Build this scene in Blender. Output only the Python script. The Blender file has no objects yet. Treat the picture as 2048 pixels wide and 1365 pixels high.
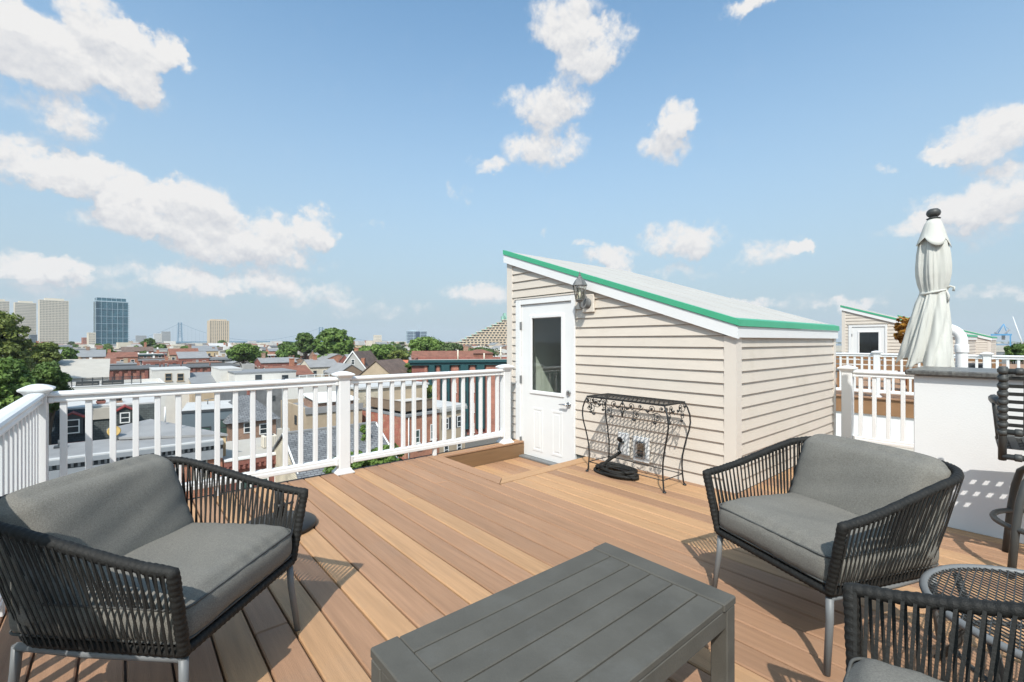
import bpy, math, random
import numpy as np
from math import sin, cos, pi, radians, sqrt, atan2, asin
from mathutils import Vector, Matrix, Quaternion

S = bpy.context.scene
C = S.collection
rnd = random.Random(7)

# ------------------------------------------------------------------ camera
F, CU, CV, CAMZ = 920.0, 1024.0, 683.0, 1.3
YAW = radians(49.6)
FX, FY = cos(YAW), sin(YAW)          # viewing direction on the deck
RX, RY = sin(YAW), -cos(YAW)
cam = bpy.data.objects.new("camera", bpy.data.cameras.new("camera"))
C.objects.link(cam)
cam.location = (0, 0, CAMZ)
cam.rotation_euler = (radians(90), 0, YAW - radians(90))
cam.data.sensor_width = 36
cam.data.lens = 36 * F / 2048
cam.data.clip_start = 0.05
cam.data.clip_end = 20000
S.camera = cam

# ------------------------------------------------------------------ exposure
S.render.engine = 'CYCLES'
S.cycles.use_denoising = True
S.cycles.max_bounces = 8
S.cycles.diffuse_bounces = 4
S.cycles.glossy_bounces = 3
S.cycles.transparent_max_bounces = 12
S.cycles.volume_bounces = 0
S.cycles.caustics_reflective = False
S.cycles.caustics_refractive = False
S.view_settings.view_transform = 'Standard'
S.view_settings.look = 'None'
S.view_settings.exposure = 0.0
S.view_settings.gamma = 1
S.view_settings.use_curve_mapping = False

# ------------------------------------------------------------------ sun + sky
SUN_EL = radians(48)
SUN_H = Vector((-cos(radians(41)), -sin(radians(41)), 0))     # towards the sun, on the ground
sun_dir = SUN_H * cos(SUN_EL) + Vector((0, 0, sin(SUN_EL)))
sl = bpy.data.lights.new("sun", 'SUN')
sl.energy = 4.85
sl.angle = radians(0.53)
sl.color = (1.0, 0.965, 0.91)
so = bpy.data.objects.new("sun", sl)
C.objects.link(so)
so.rotation_euler = sun_dir.to_track_quat('Z', 'Y').to_euler()
so.location = (-20, -20, 40)


def pix_dir(u, v):
    d = Vector((FX + RX * (u - CU) / F, FY + RY * (u - CU) / F, -(v - CV) / F))
    return d.normalized()


def azel(d):
    return atan2(d.y, d.x), asin(d.z)


world = bpy.data.worlds.new("World")
S.world = world
world.use_nodes = True


def make_world():
    nt = world.node_tree
    N, L = nt.nodes, nt.links
    N.clear()

    def nd(t, **k):
        n = N.new(t)
        for a, b in k.items():
            setattr(n, a, b)
        return n

    def m(op, a, b=None, c=None, clamp=False):
        n = nd('ShaderNodeMath', operation=op, use_clamp=clamp)
        for i, x in enumerate((a, b, c)):
            if x is None:
                continue
            if isinstance(x, (int, float)):
                n.inputs[i].default_value = x
            else:
                L.new(x, n.inputs[i])
        return n.outputs[0]

    def vm(op, a, b=None, c=None, out=0):
        n = nd('ShaderNodeVectorMath', operation=op)
        for i, x in enumerate((a, b, c)):
            if x is None:
                continue
            if isinstance(x, (tuple, list)):
                n.inputs[i].default_value = x
            else:
                L.new(x, n.inputs[i])
        return n.outputs[out]

    out = nd('ShaderNodeOutputWorld')
    bg = nd('ShaderNodeBackground')
    bg.inputs[1].default_value = 0.125
    sky = nd('ShaderNodeTexSky', sky_type='NISHITA', sun_disc=False)
    sky.sun_elevation = SUN_EL
    sky.sun_rotation = radians(229)
    sky.altitude = 20
    sky.air_density = 1.0
    sky.dust_density = 1.6
    sky.ozone_density = 1.4
    tc = nd('ShaderNodeTexCoord')
    D = tc.outputs['Generated']

    def noise(vec, scale, detail, rough=0.5, col=False):
        n = nd('ShaderNodeTexNoise')
        n.inputs['Scale'].default_value = scale
        n.inputs['Detail'].default_value = detail
        n.inputs['Roughness'].default_value = rough
        L.new(vec, n.inputs['Vector'])
        return n.outputs['Color' if col else 'Fac']
    warp = vm('MULTIPLY', vm('SUBTRACT', noise(D, 9, 4, 0.55, True), (0.5, 0.5, 0.5)), (0.09, 0.09, 0.07))
    warp2 = vm('MULTIPLY', vm('SUBTRACT', noise(D, 38, 5, 0.6, True), (0.5, 0.5, 0.5)), (0.05, 0.05, 0.04))
    Dw = vm('ADD', vm('ADD', D, warp), warp2)

    def to_azel(vec):
        s = nd('ShaderNodeSeparateXYZ')
        L.new(vec, s.inputs[0])
        x, y, z = s.outputs
        az = m('ARCTAN2', y, x)
        el = m('ARCSINE', z)
        c = nd('ShaderNodeCombineXYZ')
        L.new(az, c.inputs[0])
        L.new(el, c.inputs[1])
        return c.outputs[0]
    A = to_azel(Dw)
    A2 = vm('ADD', A, (0.0, 0.030, 0.0))
    blobs = [
        (60, 110, 130, 65, 1), (185, 110, 140, 60, 1), (290, 95, 75, 50, 1), (10, 40, 75, 60, 1), (200, 30, 90, 55, 1),
        (270, 165, 60, 35, .75), (70, 200, 150, 62, .5), (140, 245, 70, 46, .48), (330, 120, 50, 36, .8), (300, 200, 60, 40, .4), (100, 150, 150, 46, .5),
        (40, 315, 140, 55, 1), (180, 350, 120, 45, 1), (250, 400, 70, 35, .8),
        (340, 425, 140, 55, 1), (250, 445, 100, 35, .9), (400, 400, 85, 42, 1), (560, 470, 115, 45, 1), (640, 455, 48, 36, 1),
        (480, 505, 120, 30, .6), (420, 480, 110, 36, .6),
        (50, 535, 130, 30, .8), (130, 525, 55, 20, .8),
        (1130, 40, 85, 80, 1), (1180, 95, 85, 55, 1), (1150, 145, 75, 34, .9),
        (1095, 212, 92, 46, 1), (1095, 300, 98, 46, 1), (968, 331, 44, 22, .85),
        (1345, 235, 48, 36, 1), (1332, 285, 52, 48, .85),
        (1370, 478, 95, 38, 1), (1215, 522, 66, 30, 1), (1155, 493, 28, 12, .7),
        (1990, 265, 130, 50, 1), (1890, 305, 70, 22, .7), (2030, 355, 80, 30, .55), (1970, 412, 140, 46, 1), (1850, 455, 100, 20, .6),
        (955, 590, 80, 26, .85), (1540, 500, 80, 28, .6), (1600, 490, 30, 14, .6), (1500, 8, 70, 30, .9), (915, 390, 28, 30, .55),
        (1440, 610, 120, 16, .5), (1720, 605, 80, 18, .55), (1990, 590, 90, 16, .6), (600, 590, 190, 24, .46), (330, 560, 190, 30, .46), (420, 548, 200, 30, .34), (520, 565, 150, 26, .34), (60, 620, 160, 18, .4), (100, 575, 170, 30, .42), (760, 620, 200, 16, .36), (1560, 610, 160, 22, .36), (1330, 545, 120, 20, .4), (1950, 470, 160, 30, .45), (1980, 330, 120, 40, .4), (560, 522, 140, 22, .42),
        (760, 460, 40, 10, .35), (1090, 460, 14, 12, .45), (1755, 340, 22, 10, .5),
    ]

    def density(vec):
        tot = None
        for (u, v, ru, rv, w) in blobs:
            a0, e0 = azel(pix_dir(u, v))
            al, _ = azel(pix_dir(u - ru, v))
            ar, _ = azel(pix_dir(u + ru, v))
            _, eu = azel(pix_dir(u, v - rv))
            _, ed = azel(pix_dir(u, v + rv))
            ra, re = abs(al - ar) / 2, abs(eu - ed) / 2
            q = vm('MULTIPLY_ADD', vec, (1 / ra, 1 / re, 0), (-a0 / ra, -e0 / re, 0))
            r2 = vm('DOT_PRODUCT', q, q, out=1)
            x = m('MULTIPLY_ADD', r2, -w * .85, w * 1.12, clamp=True)
            tot = x if tot is None else m('MAXIMUM', tot, x) if False else (m('ADD', tot, x))
        return m('MINIMUM', tot, 1.3)
    d1 = density(A)
    d2 = density(A2)
    fb = noise(D, 16, 7, 0.60)
    fbu = noise(vm('ADD', D, (0, 0, .010)), 16, 7, 0.60)
    fb2 = noise(D, 62, 5, 0.6)
    # clouds of the same sort go on round the rest of the sky
    gen = m('MULTIPLY', m('SUBTRACT', noise(vm('MULTIPLY', D, (1, 1, 2.2)), 2.6, 6, 0.55), 0.53), 6.0)
    back = nd('ShaderNodeMapRange', interpolation_type='SMOOTHSTEP')
    L.new(vm('DOT_PRODUCT', D, (FX, FY, 0.25), out=1), back.inputs[0])
    back.inputs[1].default_value = 0.45
    back.inputs[2].default_value = 0.1
    sx = nd('ShaderNodeSeparateXYZ')
    L.new(D, sx.inputs[0])
    gen = m('MULTIPLY', m('MULTIPLY', m('MAXIMUM', gen, 0.0), back.outputs[0]),
            m('MULTIPLY', sx.outputs[2], 3.0, clamp=True))
    dens = m('ADD', d1, gen)
    val = m('ADD', dens, m('ADD', m('MULTIPLY', m('SUBTRACT', fb, 0.5), 2.6), m('MULTIPLY', m('SUBTRACT', fb2, 0.5), 0.9)))
    al = nd('ShaderNodeMapRange', interpolation_type='SMOOTHSTEP')
    L.new(val, al.inputs[0])
    al.inputs[1].default_value = 0.03
    al.inputs[2].default_value = 1.0
    alpha = m('MULTIPLY', al.outputs[0], m('MULTIPLY', m('ADD', dens, 0.02), 1.6, clamp=True))
    # how much cloud lies above (towards the light): bases turn grey
    sh = m('MULTIPLY_ADD', m('SUBTRACT', d2, d1), 0.8, m('MULTIPLY_ADD', m('SUBTRACT', fbu, fb), 3.2, 0.36), clamp=True)
    cc = nd('ShaderNodeMix', data_type='RGBA')
    L.new(sh, cc.inputs[0])
    cc.inputs[6].default_value = (7.0, 6.95, 6.9, 1)
    cc.inputs[7].default_value = (4.9, 5.1, 5.5, 1)
    # thin veil low down, as the photograph's pale horizon
    hz = nd('ShaderNodeMapRange', interpolation_type='SMOOTHSTEP')
    L.new(sx.outputs[2], hz.inputs[0])
    hz.inputs[1].default_value = 0.70
    hz.inputs[2].default_value = -0.02
    sk = nd('ShaderNodeMix', data_type='RGBA', blend_type='MULTIPLY')
    sk.inputs[0].default_value = 1
    L.new(sky.outputs[0], sk.inputs[6])
    sk.inputs[7].default_value = SKY_GAIN
    veil = nd('ShaderNodeMix', data_type='RGBA')
    L.new(m('MULTIPLY', hz.outputs[0], 0.95), veil.inputs[0])
    L.new(sk.outputs[2], veil.inputs[6])
    veil.inputs[7].default_value = VEIL
    mx = nd('ShaderNodeMix', data_type='RGBA')
    L.new(alpha, mx.inputs[0])
    L.new(veil.outputs[2], mx.inputs[6])
    L.new(cc.outputs[2], mx.inputs[7])
    L.new(mx.outputs[2], bg.inputs[0])
    L.new(bg.outputs[0], out.inputs[0])


SKY_GAIN = (1.60, 2.0, 1.95, 1)
VEIL = (3.7, 4.55, 5.25, 1)
make_world()


# ------------------------------------------------------------------ places: bearing + distance -> a point
def at(u, d, z=0.0):
    t = (u - CU) / F
    return Vector(((FX + RX * t) * d, (FY + RY * t) * d, z))


def zv(v, d):
    return CAMZ - (v - CV) / F * d


def on_y(u, Y):
    t = (u - CU) / F
    d = Y / (FY + RY * t)
    return (FX + RX * t) * d, d


def on_x(u, X):
    t = (u - CU) / F
    d = X / (FX + RX * t)
    return (FY + RY * t) * d, d


# ------------------------------------------------------------------ materials
def pm(name, col, rough=.6, var=.12, scale=6, bump=0, bscale=60, metal=0, spec=.5, stretch=None, dirt=None, dscale=1.5,
       objvar=0.0, coat=0, detail=4):
    mt = bpy.data.materials.new(name)
    mt.use_nodes = True
    nt = mt.node_tree
    N, L = nt.nodes, nt.links
    b = N['Principled BSDF']
    b.inputs['Roughness'].default_value = rough
    b.inputs['Metallic'].default_value = metal
    b.inputs['Specular IOR Level'].default_value = spec
    if coat:
        b.inputs['Coat Weight'].default_value = coat
    tc = N.new('ShaderNodeTexCoord')
    vec = tc.outputs['Object']
    if stretch:
        mp = N.new('ShaderNodeMapping')
        mp.inputs['Scale'].default_value = stretch
        L.new(vec, mp.inputs[0])
        vec = mp.outputs[0]
    n = N.new('ShaderNodeTexNoise')
    n.noise_dimensions = '4D'
    n.inputs['Scale'].default_value = scale
    n.inputs['Detail'].default_value = detail
    L.new(vec, n.inputs['Vector'])
    oi = N.new('ShaderNodeObjectInfo')
    mw = N.new('ShaderNodeMath')
    mw.operation = 'MULTIPLY'
    mw.inputs[1].default_value = 50
    L.new(oi.outputs['Random'], mw.inputs[0])
    L.new(mw.outputs[0], n.inputs['W'])
    mr = N.new('ShaderNodeMapRange')
    mr.inputs[1].default_value = .25
    mr.inputs[2].default_value = .75
    mr.inputs[3].default_value = 1 - var
    mr.inputs[4].default_value = 1 + var
    L.new(n.outputs['Fac'], mr.inputs[0])
    fac = mr.outputs[0]
    if objvar:
        mo = N.new('ShaderNodeMapRange')
        mo.inputs[3].default_value = 1 - objvar
        mo.inputs[4].default_value = 1 + objvar
        L.new(oi.outputs['Random'], mo.inputs[0])
        mm = N.new('ShaderNodeMath')
        mm.operation = 'MULTIPLY'
        L.new(fac, mm.inputs[0])
        L.new(mo.outputs[0], mm.inputs[1])
        fac = mm.outputs[0]
    mx = N.new('ShaderNodeVectorMath')
    mx.operation = 'SCALE'
    mx.inputs[0].default_value = col[:3]
    L.new(fac, mx.inputs['Scale'])
    colout = mx.outputs[0]
    if dirt:
        n2 = N.new('ShaderNodeTexNoise')
        n2.inputs['Scale'].default_value = dscale
        n2.inputs['Detail'].default_value = 7
        n2.inputs['Roughness'].default_value = .65
        L.new(tc.outputs['Object'], n2.inputs['Vector'])
        r2 = N.new('ShaderNodeMapRange')
        r2.inputs[1].default_value = .52
        r2.inputs[2].default_value = .78
        r2.inputs[4].default_value = dirt[1]
        L.new(n2.outputs['Fac'], r2.inputs[0])
        md = N.new('ShaderNodeMix')
        md.data_type = 'RGBA'
        L.new(r2.outputs[0], md.inputs[0])
        L.new(colout, md.inputs[6])
        md.inputs[7].default_value = (*dirt[0], 1)
        colout = md.outputs[2]
    L.new(colout, b.inputs['Base Color'])
    if bump:
        nb = N.new('ShaderNodeTexNoise')
        nb.inputs['Scale'].default_value = bscale
        nb.inputs['Detail'].default_value = 3
        L.new(vec, nb.inputs['Vector'])
        bp = N.new('ShaderNodeBump')
        bp.inputs['Strength'].default_value = bump
        bp.inputs['Distance'].default_value = .01
        L.new(nb.outputs['Fac'], bp.inputs['Height'])
        L.new(bp.outputs[0], b.inputs['Normal'])
    return mt


def brick_mat(name, c1, c2, mortar, bw=.215, bh=.075, ms=.012, patch=None):
    mt = bpy.data.materials.new(name)
    mt.use_nodes = True
    nt = mt.node_tree
    N, L = nt.nodes, nt.links
    b = N['Principled BSDF']
    b.inputs['Roughness'].default_value = .85
    tc = N.new('ShaderNodeTexCoord')
    bt = N.new('ShaderNodeTexBrick')
    bt.inputs['Color1'].default_value = (*c1, 1)
    bt.inputs['Color2'].default_value = (*c2, 1)
    bt.inputs['Mortar'].default_value = (*mortar, 1)
    bt.inputs['Scale'].default_value = 1
    bt.inputs['Mortar Size'].default_value = ms
    bt.inputs['Brick Width'].default_value = bw
    bt.inputs['Row Height'].default_value = bh
    L.new(tc.outputs['UV'], bt.inputs['Vector'])
    n = N.new('ShaderNodeTexNoise')
    n.inputs['Scale'].default_value = .9
    n.inputs['Detail'].default_value = 8
    n.inputs['Roughness'].default_value = .7
    L.new(tc.outputs['Object'], n.inputs['Vector'])
    mr = N.new('ShaderNodeMapRange')
    mr.inputs[1].default_value = .3
    mr.inputs[2].default_value = .7
    mr.inputs[3].default_value = .7
    mr.inputs[4].default_value = 1.3
    L.new(n.outputs['Fac'], mr.inputs[0])
    vs = N.new('ShaderNodeVectorMath')
    vs.operation = 'SCALE'
    L.new(bt.outputs['Color'], vs.inputs[0])
    L.new(mr.outputs[0], vs.inputs['Scale'])
    co = vs.outputs[0]
    if patch:
        n2 = N.new('ShaderNodeTexNoise')
        n2.inputs['Scale'].default_value = 1.4
        n2.inputs['Detail'].default_value = 9
        n2.inputs['Roughness'].default_value = .75
        L.new(tc.outputs['Object'], n2.inputs['Vector'])
        r2 = N.new('ShaderNodeMapRange')
        r2.inputs[1].default_value = .5
        r2.inputs[2].default_value = .62
        L.new(n2.outputs['Fac'], r2.inputs[0])
        md = N.new('ShaderNodeMix')
        md.data_type = 'RGBA'
        L.new(r2.outputs[0], md.inputs[0])
        L.new(co, md.inputs[6])
        md.inputs[7].default_value = (*patch, 1)
        co = md.outputs[2]
    L.new(co, b.inputs['Base Color'])
    bp = N.new('ShaderNodeBump')
    bp.inputs['Strength'].default_value = .5
    bp.inputs['Distance'].default_value = .01
    bp.invert = True
    L.new(bt.outputs['Fac'], bp.inputs['Height'])
    L.new(bp.outputs[0], b.inputs['Normal'])
    return mt


def glass_mat(name, tint, refl=.06, dark=0.0):
    """window glass: mirror-like by fresnel, else clear (tinted)."""
    mt = bpy.data.materials.new(name)
    mt.use_nodes = True
    nt = mt.node_tree
    N, L = nt.nodes, nt.links
    N.clear()
    o = N.new('ShaderNodeOutputMaterial')
    g = N.new('ShaderNodeBsdfGlossy')
    g.inputs['Roughness'].default_value = .02
    t = N.new('ShaderNodeBsdfTransparent')
    t.inputs[0].default_value = (*tint, 1)
    fr = N.new('ShaderNodeFresnel')
    fr.inputs[0].default_value = 1.5
    ad = N.new('ShaderNodeMath')
    ad.operation = 'ADD'
    ad.inputs[1].default_value = refl
    L.new(fr.outputs[0], ad.inputs[0])
    ge = N.new('ShaderNodeNewGeometry')
    inv = N.new('ShaderNodeMath')
    inv.operation = 'SUBTRACT'
    inv.inputs[0].default_value = 1
    L.new(ge.outputs['Backfacing'], inv.inputs[1])
    ml = N.new('ShaderNodeMath')
    ml.operation = 'MULTIPLY'
    L.new(ad.outputs[0], ml.inputs[0])
    L.new(inv.outputs[0], ml.inputs[1])
    mx = N.new('ShaderNodeMixShader')
    L.new(ml.outputs[0], mx.inputs[0])
    L.new(t.outputs[0], mx.inputs[1])
    L.new(g.outputs[0], mx.inputs[2])
    L.new(mx.outputs[0], o.inputs[0])
    return mt


M = {}
M['deck_light'] = pm('deck_light', (.430, .252, .132), .6, .17, 3, .3, 30, stretch=(14, .7, 14), objvar=.05, detail=8, spec=.3, dirt=((.36, .25, .17), .35), dscale=2.2)
M['deck_brown'] = pm('deck_brown', (.336, .192, .112), .6, .17, 3, .3, 30, stretch=(14, .7, 14), objvar=.09, detail=8, spec=.3, dirt=((.30, .21, .15), .4), dscale=2.0)
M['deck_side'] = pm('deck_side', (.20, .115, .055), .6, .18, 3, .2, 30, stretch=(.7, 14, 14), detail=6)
M['white_vinyl'] = pm('white_vinyl', (.72, .72, .71), .35, .02, 4, dirt=((.58, .55, .48), .35), dscale=2.2)
M['white_paint'] = pm('white_paint', (.71, .71, .70), .45, .02, 3, dirt=((.66, .64, .6), .3), dscale=1.2)
M['white_stucco'] = pm('white_stucco', (.72, .715, .70), .8, .02, 2, .12, 90, dirt=((.7, .68, .64), .25), dscale=1.0)
M['siding'] = pm('siding', (.58, .515, .44), .5, .04, 2, .05, 70, stretch=(1, 3, 12), dirt=((.47, .40, .32), .4), dscale=1.6, objvar=.03)
M['siding_dim'] = pm('siding_dim', (.57, .505, .43), .5, .05, 2, dirt=((.42, .37, .28), .5), dscale=2.0, objvar=.02)
M['corner_trim'] = pm('corner_trim', (.63, .57, .50), .5, .03, 2, dirt=((.48, .43, .35), .3), dscale=1.5)
M['membrane'] = pm('membrane', (.445, .42, .38), .7, .05, 2, .1, 30, dirt=((.52, .5, .45), .45), dscale=1.6)
M['green_trim'] = pm('green_trim', (.055, .35, .19), .45, .08, 3, dirt=((.09, .36, .22), .4), dscale=3)
M['black'] = pm('black', (.012, .012, .012), .5, .1)
M['iron'] = pm('iron', (.022, .023, .024), .45, .2, 20, metal=.3)
M['dark_rope'] = pm('dark_rope', (.0165, .016, .0145), .62, .25, 30, .3, 250, spec=.25)
M['strap'] = pm('strap', (.021, .0205, .0185), .6, .25, 10, .2, 120, spec=.28)
M['grey_metal'] = pm('grey_metal', (.155, .16, .16), .5, .06, 10)
M['charcoal_metal'] = pm('charcoal_metal', (.055, .057, .055), .5, .15, 14, spec=.35)
M['fabric'] = pm('fabric', (.182, .172, .150), .95, .30, 260, .4, 420, spec=.15, dirt=((.208, .2, .18), .55), dscale=3)
M['piping'] = pm('piping', (.085, .085, .08), .9, .2, 100, spec=.2)
M['table_grey'] = pm('table_grey', (.090, .085, .073), .72, .16, 7, .12, 120, dirt=((.118, .115, .104), .7), dscale=5, spec=.22)
M['chrome'] = pm('chrome', (.6, .6, .6), .2, .05, 8, metal=1)
M['granite'] = pm('granite', (.11, .105, .095), .35, .7, 75, dirt=((.05, .048, .045), .6), dscale=30)
M['canvas'] = pm('canvas', (.53, .525, .48), .9, .05, 5, .15, 200, dirt=((.40, .40, .35), .3), dscale=3)
M['pvc'] = pm('pvc', (.80, .79, .77), .4, .03, 4)
M['rubber'] = pm('rubber', (.02, .02, .02), .8, .2)
M['door_glass'] = glass_mat('door_glass', (.86, .90, .88), .06)
M['lamp_glass'] = glass_mat('lamp_glass', (.85, .85, .8), .08)
M['interior'] = pm('interior', (.16, .175, .165), .9, .1)
M['interior_wall'] = pm('interior_wall', (.8, .78, .68), .8, .05)
M['lamp_metal'] = pm('lamp_metal', (.13, .13, .128), .6, .2, 20, dirt=((.25, .25, .24), .5), dscale=20)
M['candle'] = pm('candle', (.75, .72, .62), .6, .02)
# city
M['brick_red'] = brick_mat('brick_red', (.40, .115, .065), (.31, .085, .05), (.34, .25, .20))
M['brick_orange'] = brick_mat('brick_orange', (.46, .15, .075), (.36, .11, .06), (.36, .24, .17))
M['brick_brown'] = brick_mat('brick_brown', (.24, .11, .065), (.33, .16, .09), (.34, .29, .24))
M['brick_dark'] = brick_mat('brick_dark', (.27, .075, .055), (.22, .06, .045), (.23, .13, .1))
M['brick_patchy'] = brick_mat('brick_patchy', (.42, .12, .08), (.34, .09, .06), (.34, .2, .15), patch=(.42, .27, .17))
M['stucco_tan'] = pm('stucco_tan', (.42, .33, .23), .9, .1, 1.2, dirt=((.3, .23, .15), .4), dscale=.5)
M['stucco_cream'] = pm('stucco_cream', (.60, .53, .42), .9, .08, 1.2, dirt=((.45, .38, .28), .4), dscale=.5)
M['stucco_yellow'] = pm('stucco_yellow', (.55, .42, .24), .9, .08, 1.2, dirt=((.42, .33, .2), .4), dscale=.5)
M['stucco_white'] = pm('stucco_white', (.62, .595, .55), .9, .06, 1.2, dirt=((.52, .48, .42), .4), dscale=.5)
M['stucco_grey'] = pm('stucco_grey', (.36, .35, .33), .9, .08, 1.2)
M['grey_siding'] = brick_mat('grey_siding', (.155, .16, .165), (.145, .15, .155), (.10, .10, .105), bw=6, bh=.16, ms=.012)
M['bluegrey_panel'] = pm('bluegrey_panel', (.125, .155, .175), .5, .05, 2)
M['bluegrey_dark'] = pm('bluegrey_dark', (.07, .085, .095), .5, .05, 2)
M['cream_lap'] = brick_mat('cream_lap', (.62, .55, .42), (.58, .51, .39), (.34, .29, .2), bw=8, bh=.15, ms=.02)
M['roof_white'] = pm('roof_white', (.50, .49, .47), .8, .08, .8, dirt=((.33, .31, .28), .6), dscale=.4)
M['roof_grey'] = pm('roof_grey', (.22, .225, .23), .8, .08, .8, dirt=((.22, .22, .22), .5), dscale=.6)
M['roof_silver'] = pm('roof_silver', (.265, .26, .255), .6, .14, .8, dirt=((.17, .165, .16), .6), dscale=.45)
M['roof_dark'] = pm('roof_dark', (.10, .10, .10), .85, .12, .8)
M['roof_cream'] = pm('roof_cream', (.43, .40, .35), .85, .08, .8, dirt=((.38, .33, .26), .5), dscale=.5)
M['shingle_grey'] = brick_mat('shingle_grey', (.135, .14, .145), (.20, .205, .21), (.06, .06, .065), bw=.42, bh=.2, ms=.022)
M['shingle_brown'] = brick_mat('shingle_brown', (.15, .105, .085), (.19, .13, .1), (.08, .06, .05), bw=.42, bh=.2, ms=.022)
M['shingle_slate'] = brick_mat('shingle_slate', (.022, .032, .04), (.032, .045, .055), (.012, .014, .016), bw=.3, bh=.2, ms=.015)
M['shingle_slate2'] = brick_mat('shingle_slate2', (.055, .065, .062), (.075, .085, .08), (.03, .03, .03), bw=.35, bh=.2, ms=.015)
M['shingle_rust'] = brick_mat('shingle_rust', (.27, .11, .07), (.22, .09, .06), (.12, .06, .04), bw=.42, bh=.22, ms=.022)
M['tile_orange'] = pm('tile_orange', (.50, .15, .08), .8, .12, 2)
M['trim_red'] = pm('trim_red', (.24, .035, .03), .6, .1)
M['trim_white'] = pm('trim_white', (.76, .75, .72), .6, .04, 2)
M['trim_grey'] = pm('trim_grey', (.27, .285, .30), .6, .08, 2)
M['trim_dark'] = pm('trim_dark', (.045, .05, .055), .6, .1, 2)
M['trim_green'] = pm('trim_green', (.012, .062, .068), .5, .12, 2)
M['stone'] = pm('stone', (.45, .41, .35), .85, .1, 2)
M['pane'] = pm('pane', (.035, .045, .05), .12, .3, .6)
M['pane_green'] = pm('pane_green', (.05, .085, .075), .12, .3, .6)
M['wood_grey'] = pm('wood_grey', (.23, .165, .115), .85, .2, 2, stretch=(6, 6, 1))
M['wood_brown'] = pm('wood_brown', (.26, .14, .065), .6, .15, 3)
M['concrete_cream'] = pm('concrete_cream', (.62, .56, .46), .85, .05, .1)
M['window_dark'] = pm('window_dark', (.075, .08, .08), .25, .5, .35)
M['tower_tan'] = pm('tower_tan', (.55, .45, .33), .85, .05, .1)
M['glass_blue'] = pm('glass_blue', (.05, .125, .16), .15, .35, .12)
M['glass_blue2'] = pm('glass_blue2', (.03, .07, .10), .15, .3, .12)
M['office_blue'] = pm('office_blue', (.035, .055, .095), .2, .3, .12)
M['mullion'] = pm('mullion', (.38, .47, .52), .5, .05)
M['bridge_blue'] = pm('bridge_blue', (.09, .19, .27), .6, .05)
M['copper'] = pm('copper', (.26, .46, .38), .7, .1, .3)
M['crane_blue'] = pm('crane_blue', (.05, .25, .48), .5, .1)
M['asphalt'] = pm('asphalt', (.055, .055, .055), .9, .2, .5)
M['pavement'] = pm('pavement', (.32, .31, .29), .9, .12, .5)
M['ground'] = pm('ground', (.13, .125, .11), .95, .3, .02)
M['sand'] = pm('sand', (.38, .33, .25), .95, .2, .02)
M['water'] = pm('water', (.10, .13, .15), .25, .1, .01)
M['grass_far'] = pm('grass_far', (.06, .09, .04), .95, .3, .02)
M['bark'] = pm('bark', (.12, .09, .065), .9, .25, 6)
M['rust'] = pm('rust', (.42, .28, .09), .8, .25, 3)
M['terracotta'] = pm('terracotta', (.4, .17, .09), .8, .1)


def leaf_mat(name, dark, light, scale=.5, warm=None):
    mt = bpy.data.materials.new(name)
    mt.use_nodes = True
    nt = mt.node_tree
    N, L = nt.nodes, nt.links
    b = N['Principled BSDF']
    b.inputs['Roughness'].default_value = .55
    b.inputs['Specular IOR Level'].default_value = .3
    tc = N.new('ShaderNodeTexCoord')
    n = N.new('ShaderNodeTexNoise')
    n.inputs['Scale'].default_value = scale
    n.inputs['Detail'].default_value = 6
    n.inputs['Roughness'].default_value = .7
    L.new(tc.outputs['Object'], n.inputs['Vector'])
    cr = N.new('ShaderNodeValToRGB')
    cr.color_ramp.elements[0].position = .34
    cr.color_ramp.elements[0].color = (*dark, 1)
    cr.color_ramp.elements[1].position = .62
    cr.color_ramp.elements[1].color = (*light, 1)
    if warm:
        e = cr.color_ramp.elements.new(.74)
        e.color = (*warm, 1)
    L.new(n.outputs['Fac'], cr.inputs[0])
    L.new(cr.outputs[0], b.inputs['Base Color'])
    tr = N.new('ShaderNodeBsdfTranslucent')
    L.new(cr.outputs[0], tr.inputs[0])
    mx = N.new('ShaderNodeMixShader')
    mx.inputs[0].default_value = .25
    L.new(b.outputs[0], mx.inputs[1])
    L.new(tr.outputs[0], mx.inputs[2])
    L.new(mx.outputs[0], N['Material Output'].inputs[0])
    return mt


M['leaf_green'] = leaf_mat('leaf_green', (.05, .10, .02), (.20, .30, .07), .45)
M['leaf_deep'] = leaf_mat('leaf_deep', (.04, .08, .02), (.145, .22, .055), .4)
M['leaf_gold'] = leaf_mat('leaf_gold', (.06, .09, .022), (.22, .26, .06), .3, (.36, .28, .07))
M['leaf_far'] = leaf_mat('leaf_far', (.055, .09, .035), (.13, .18, .06), .15)
M['leaf_maple'] = leaf_mat('leaf_maple', (.22, .07, .02), (.45, .24, .04), 6)


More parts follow.
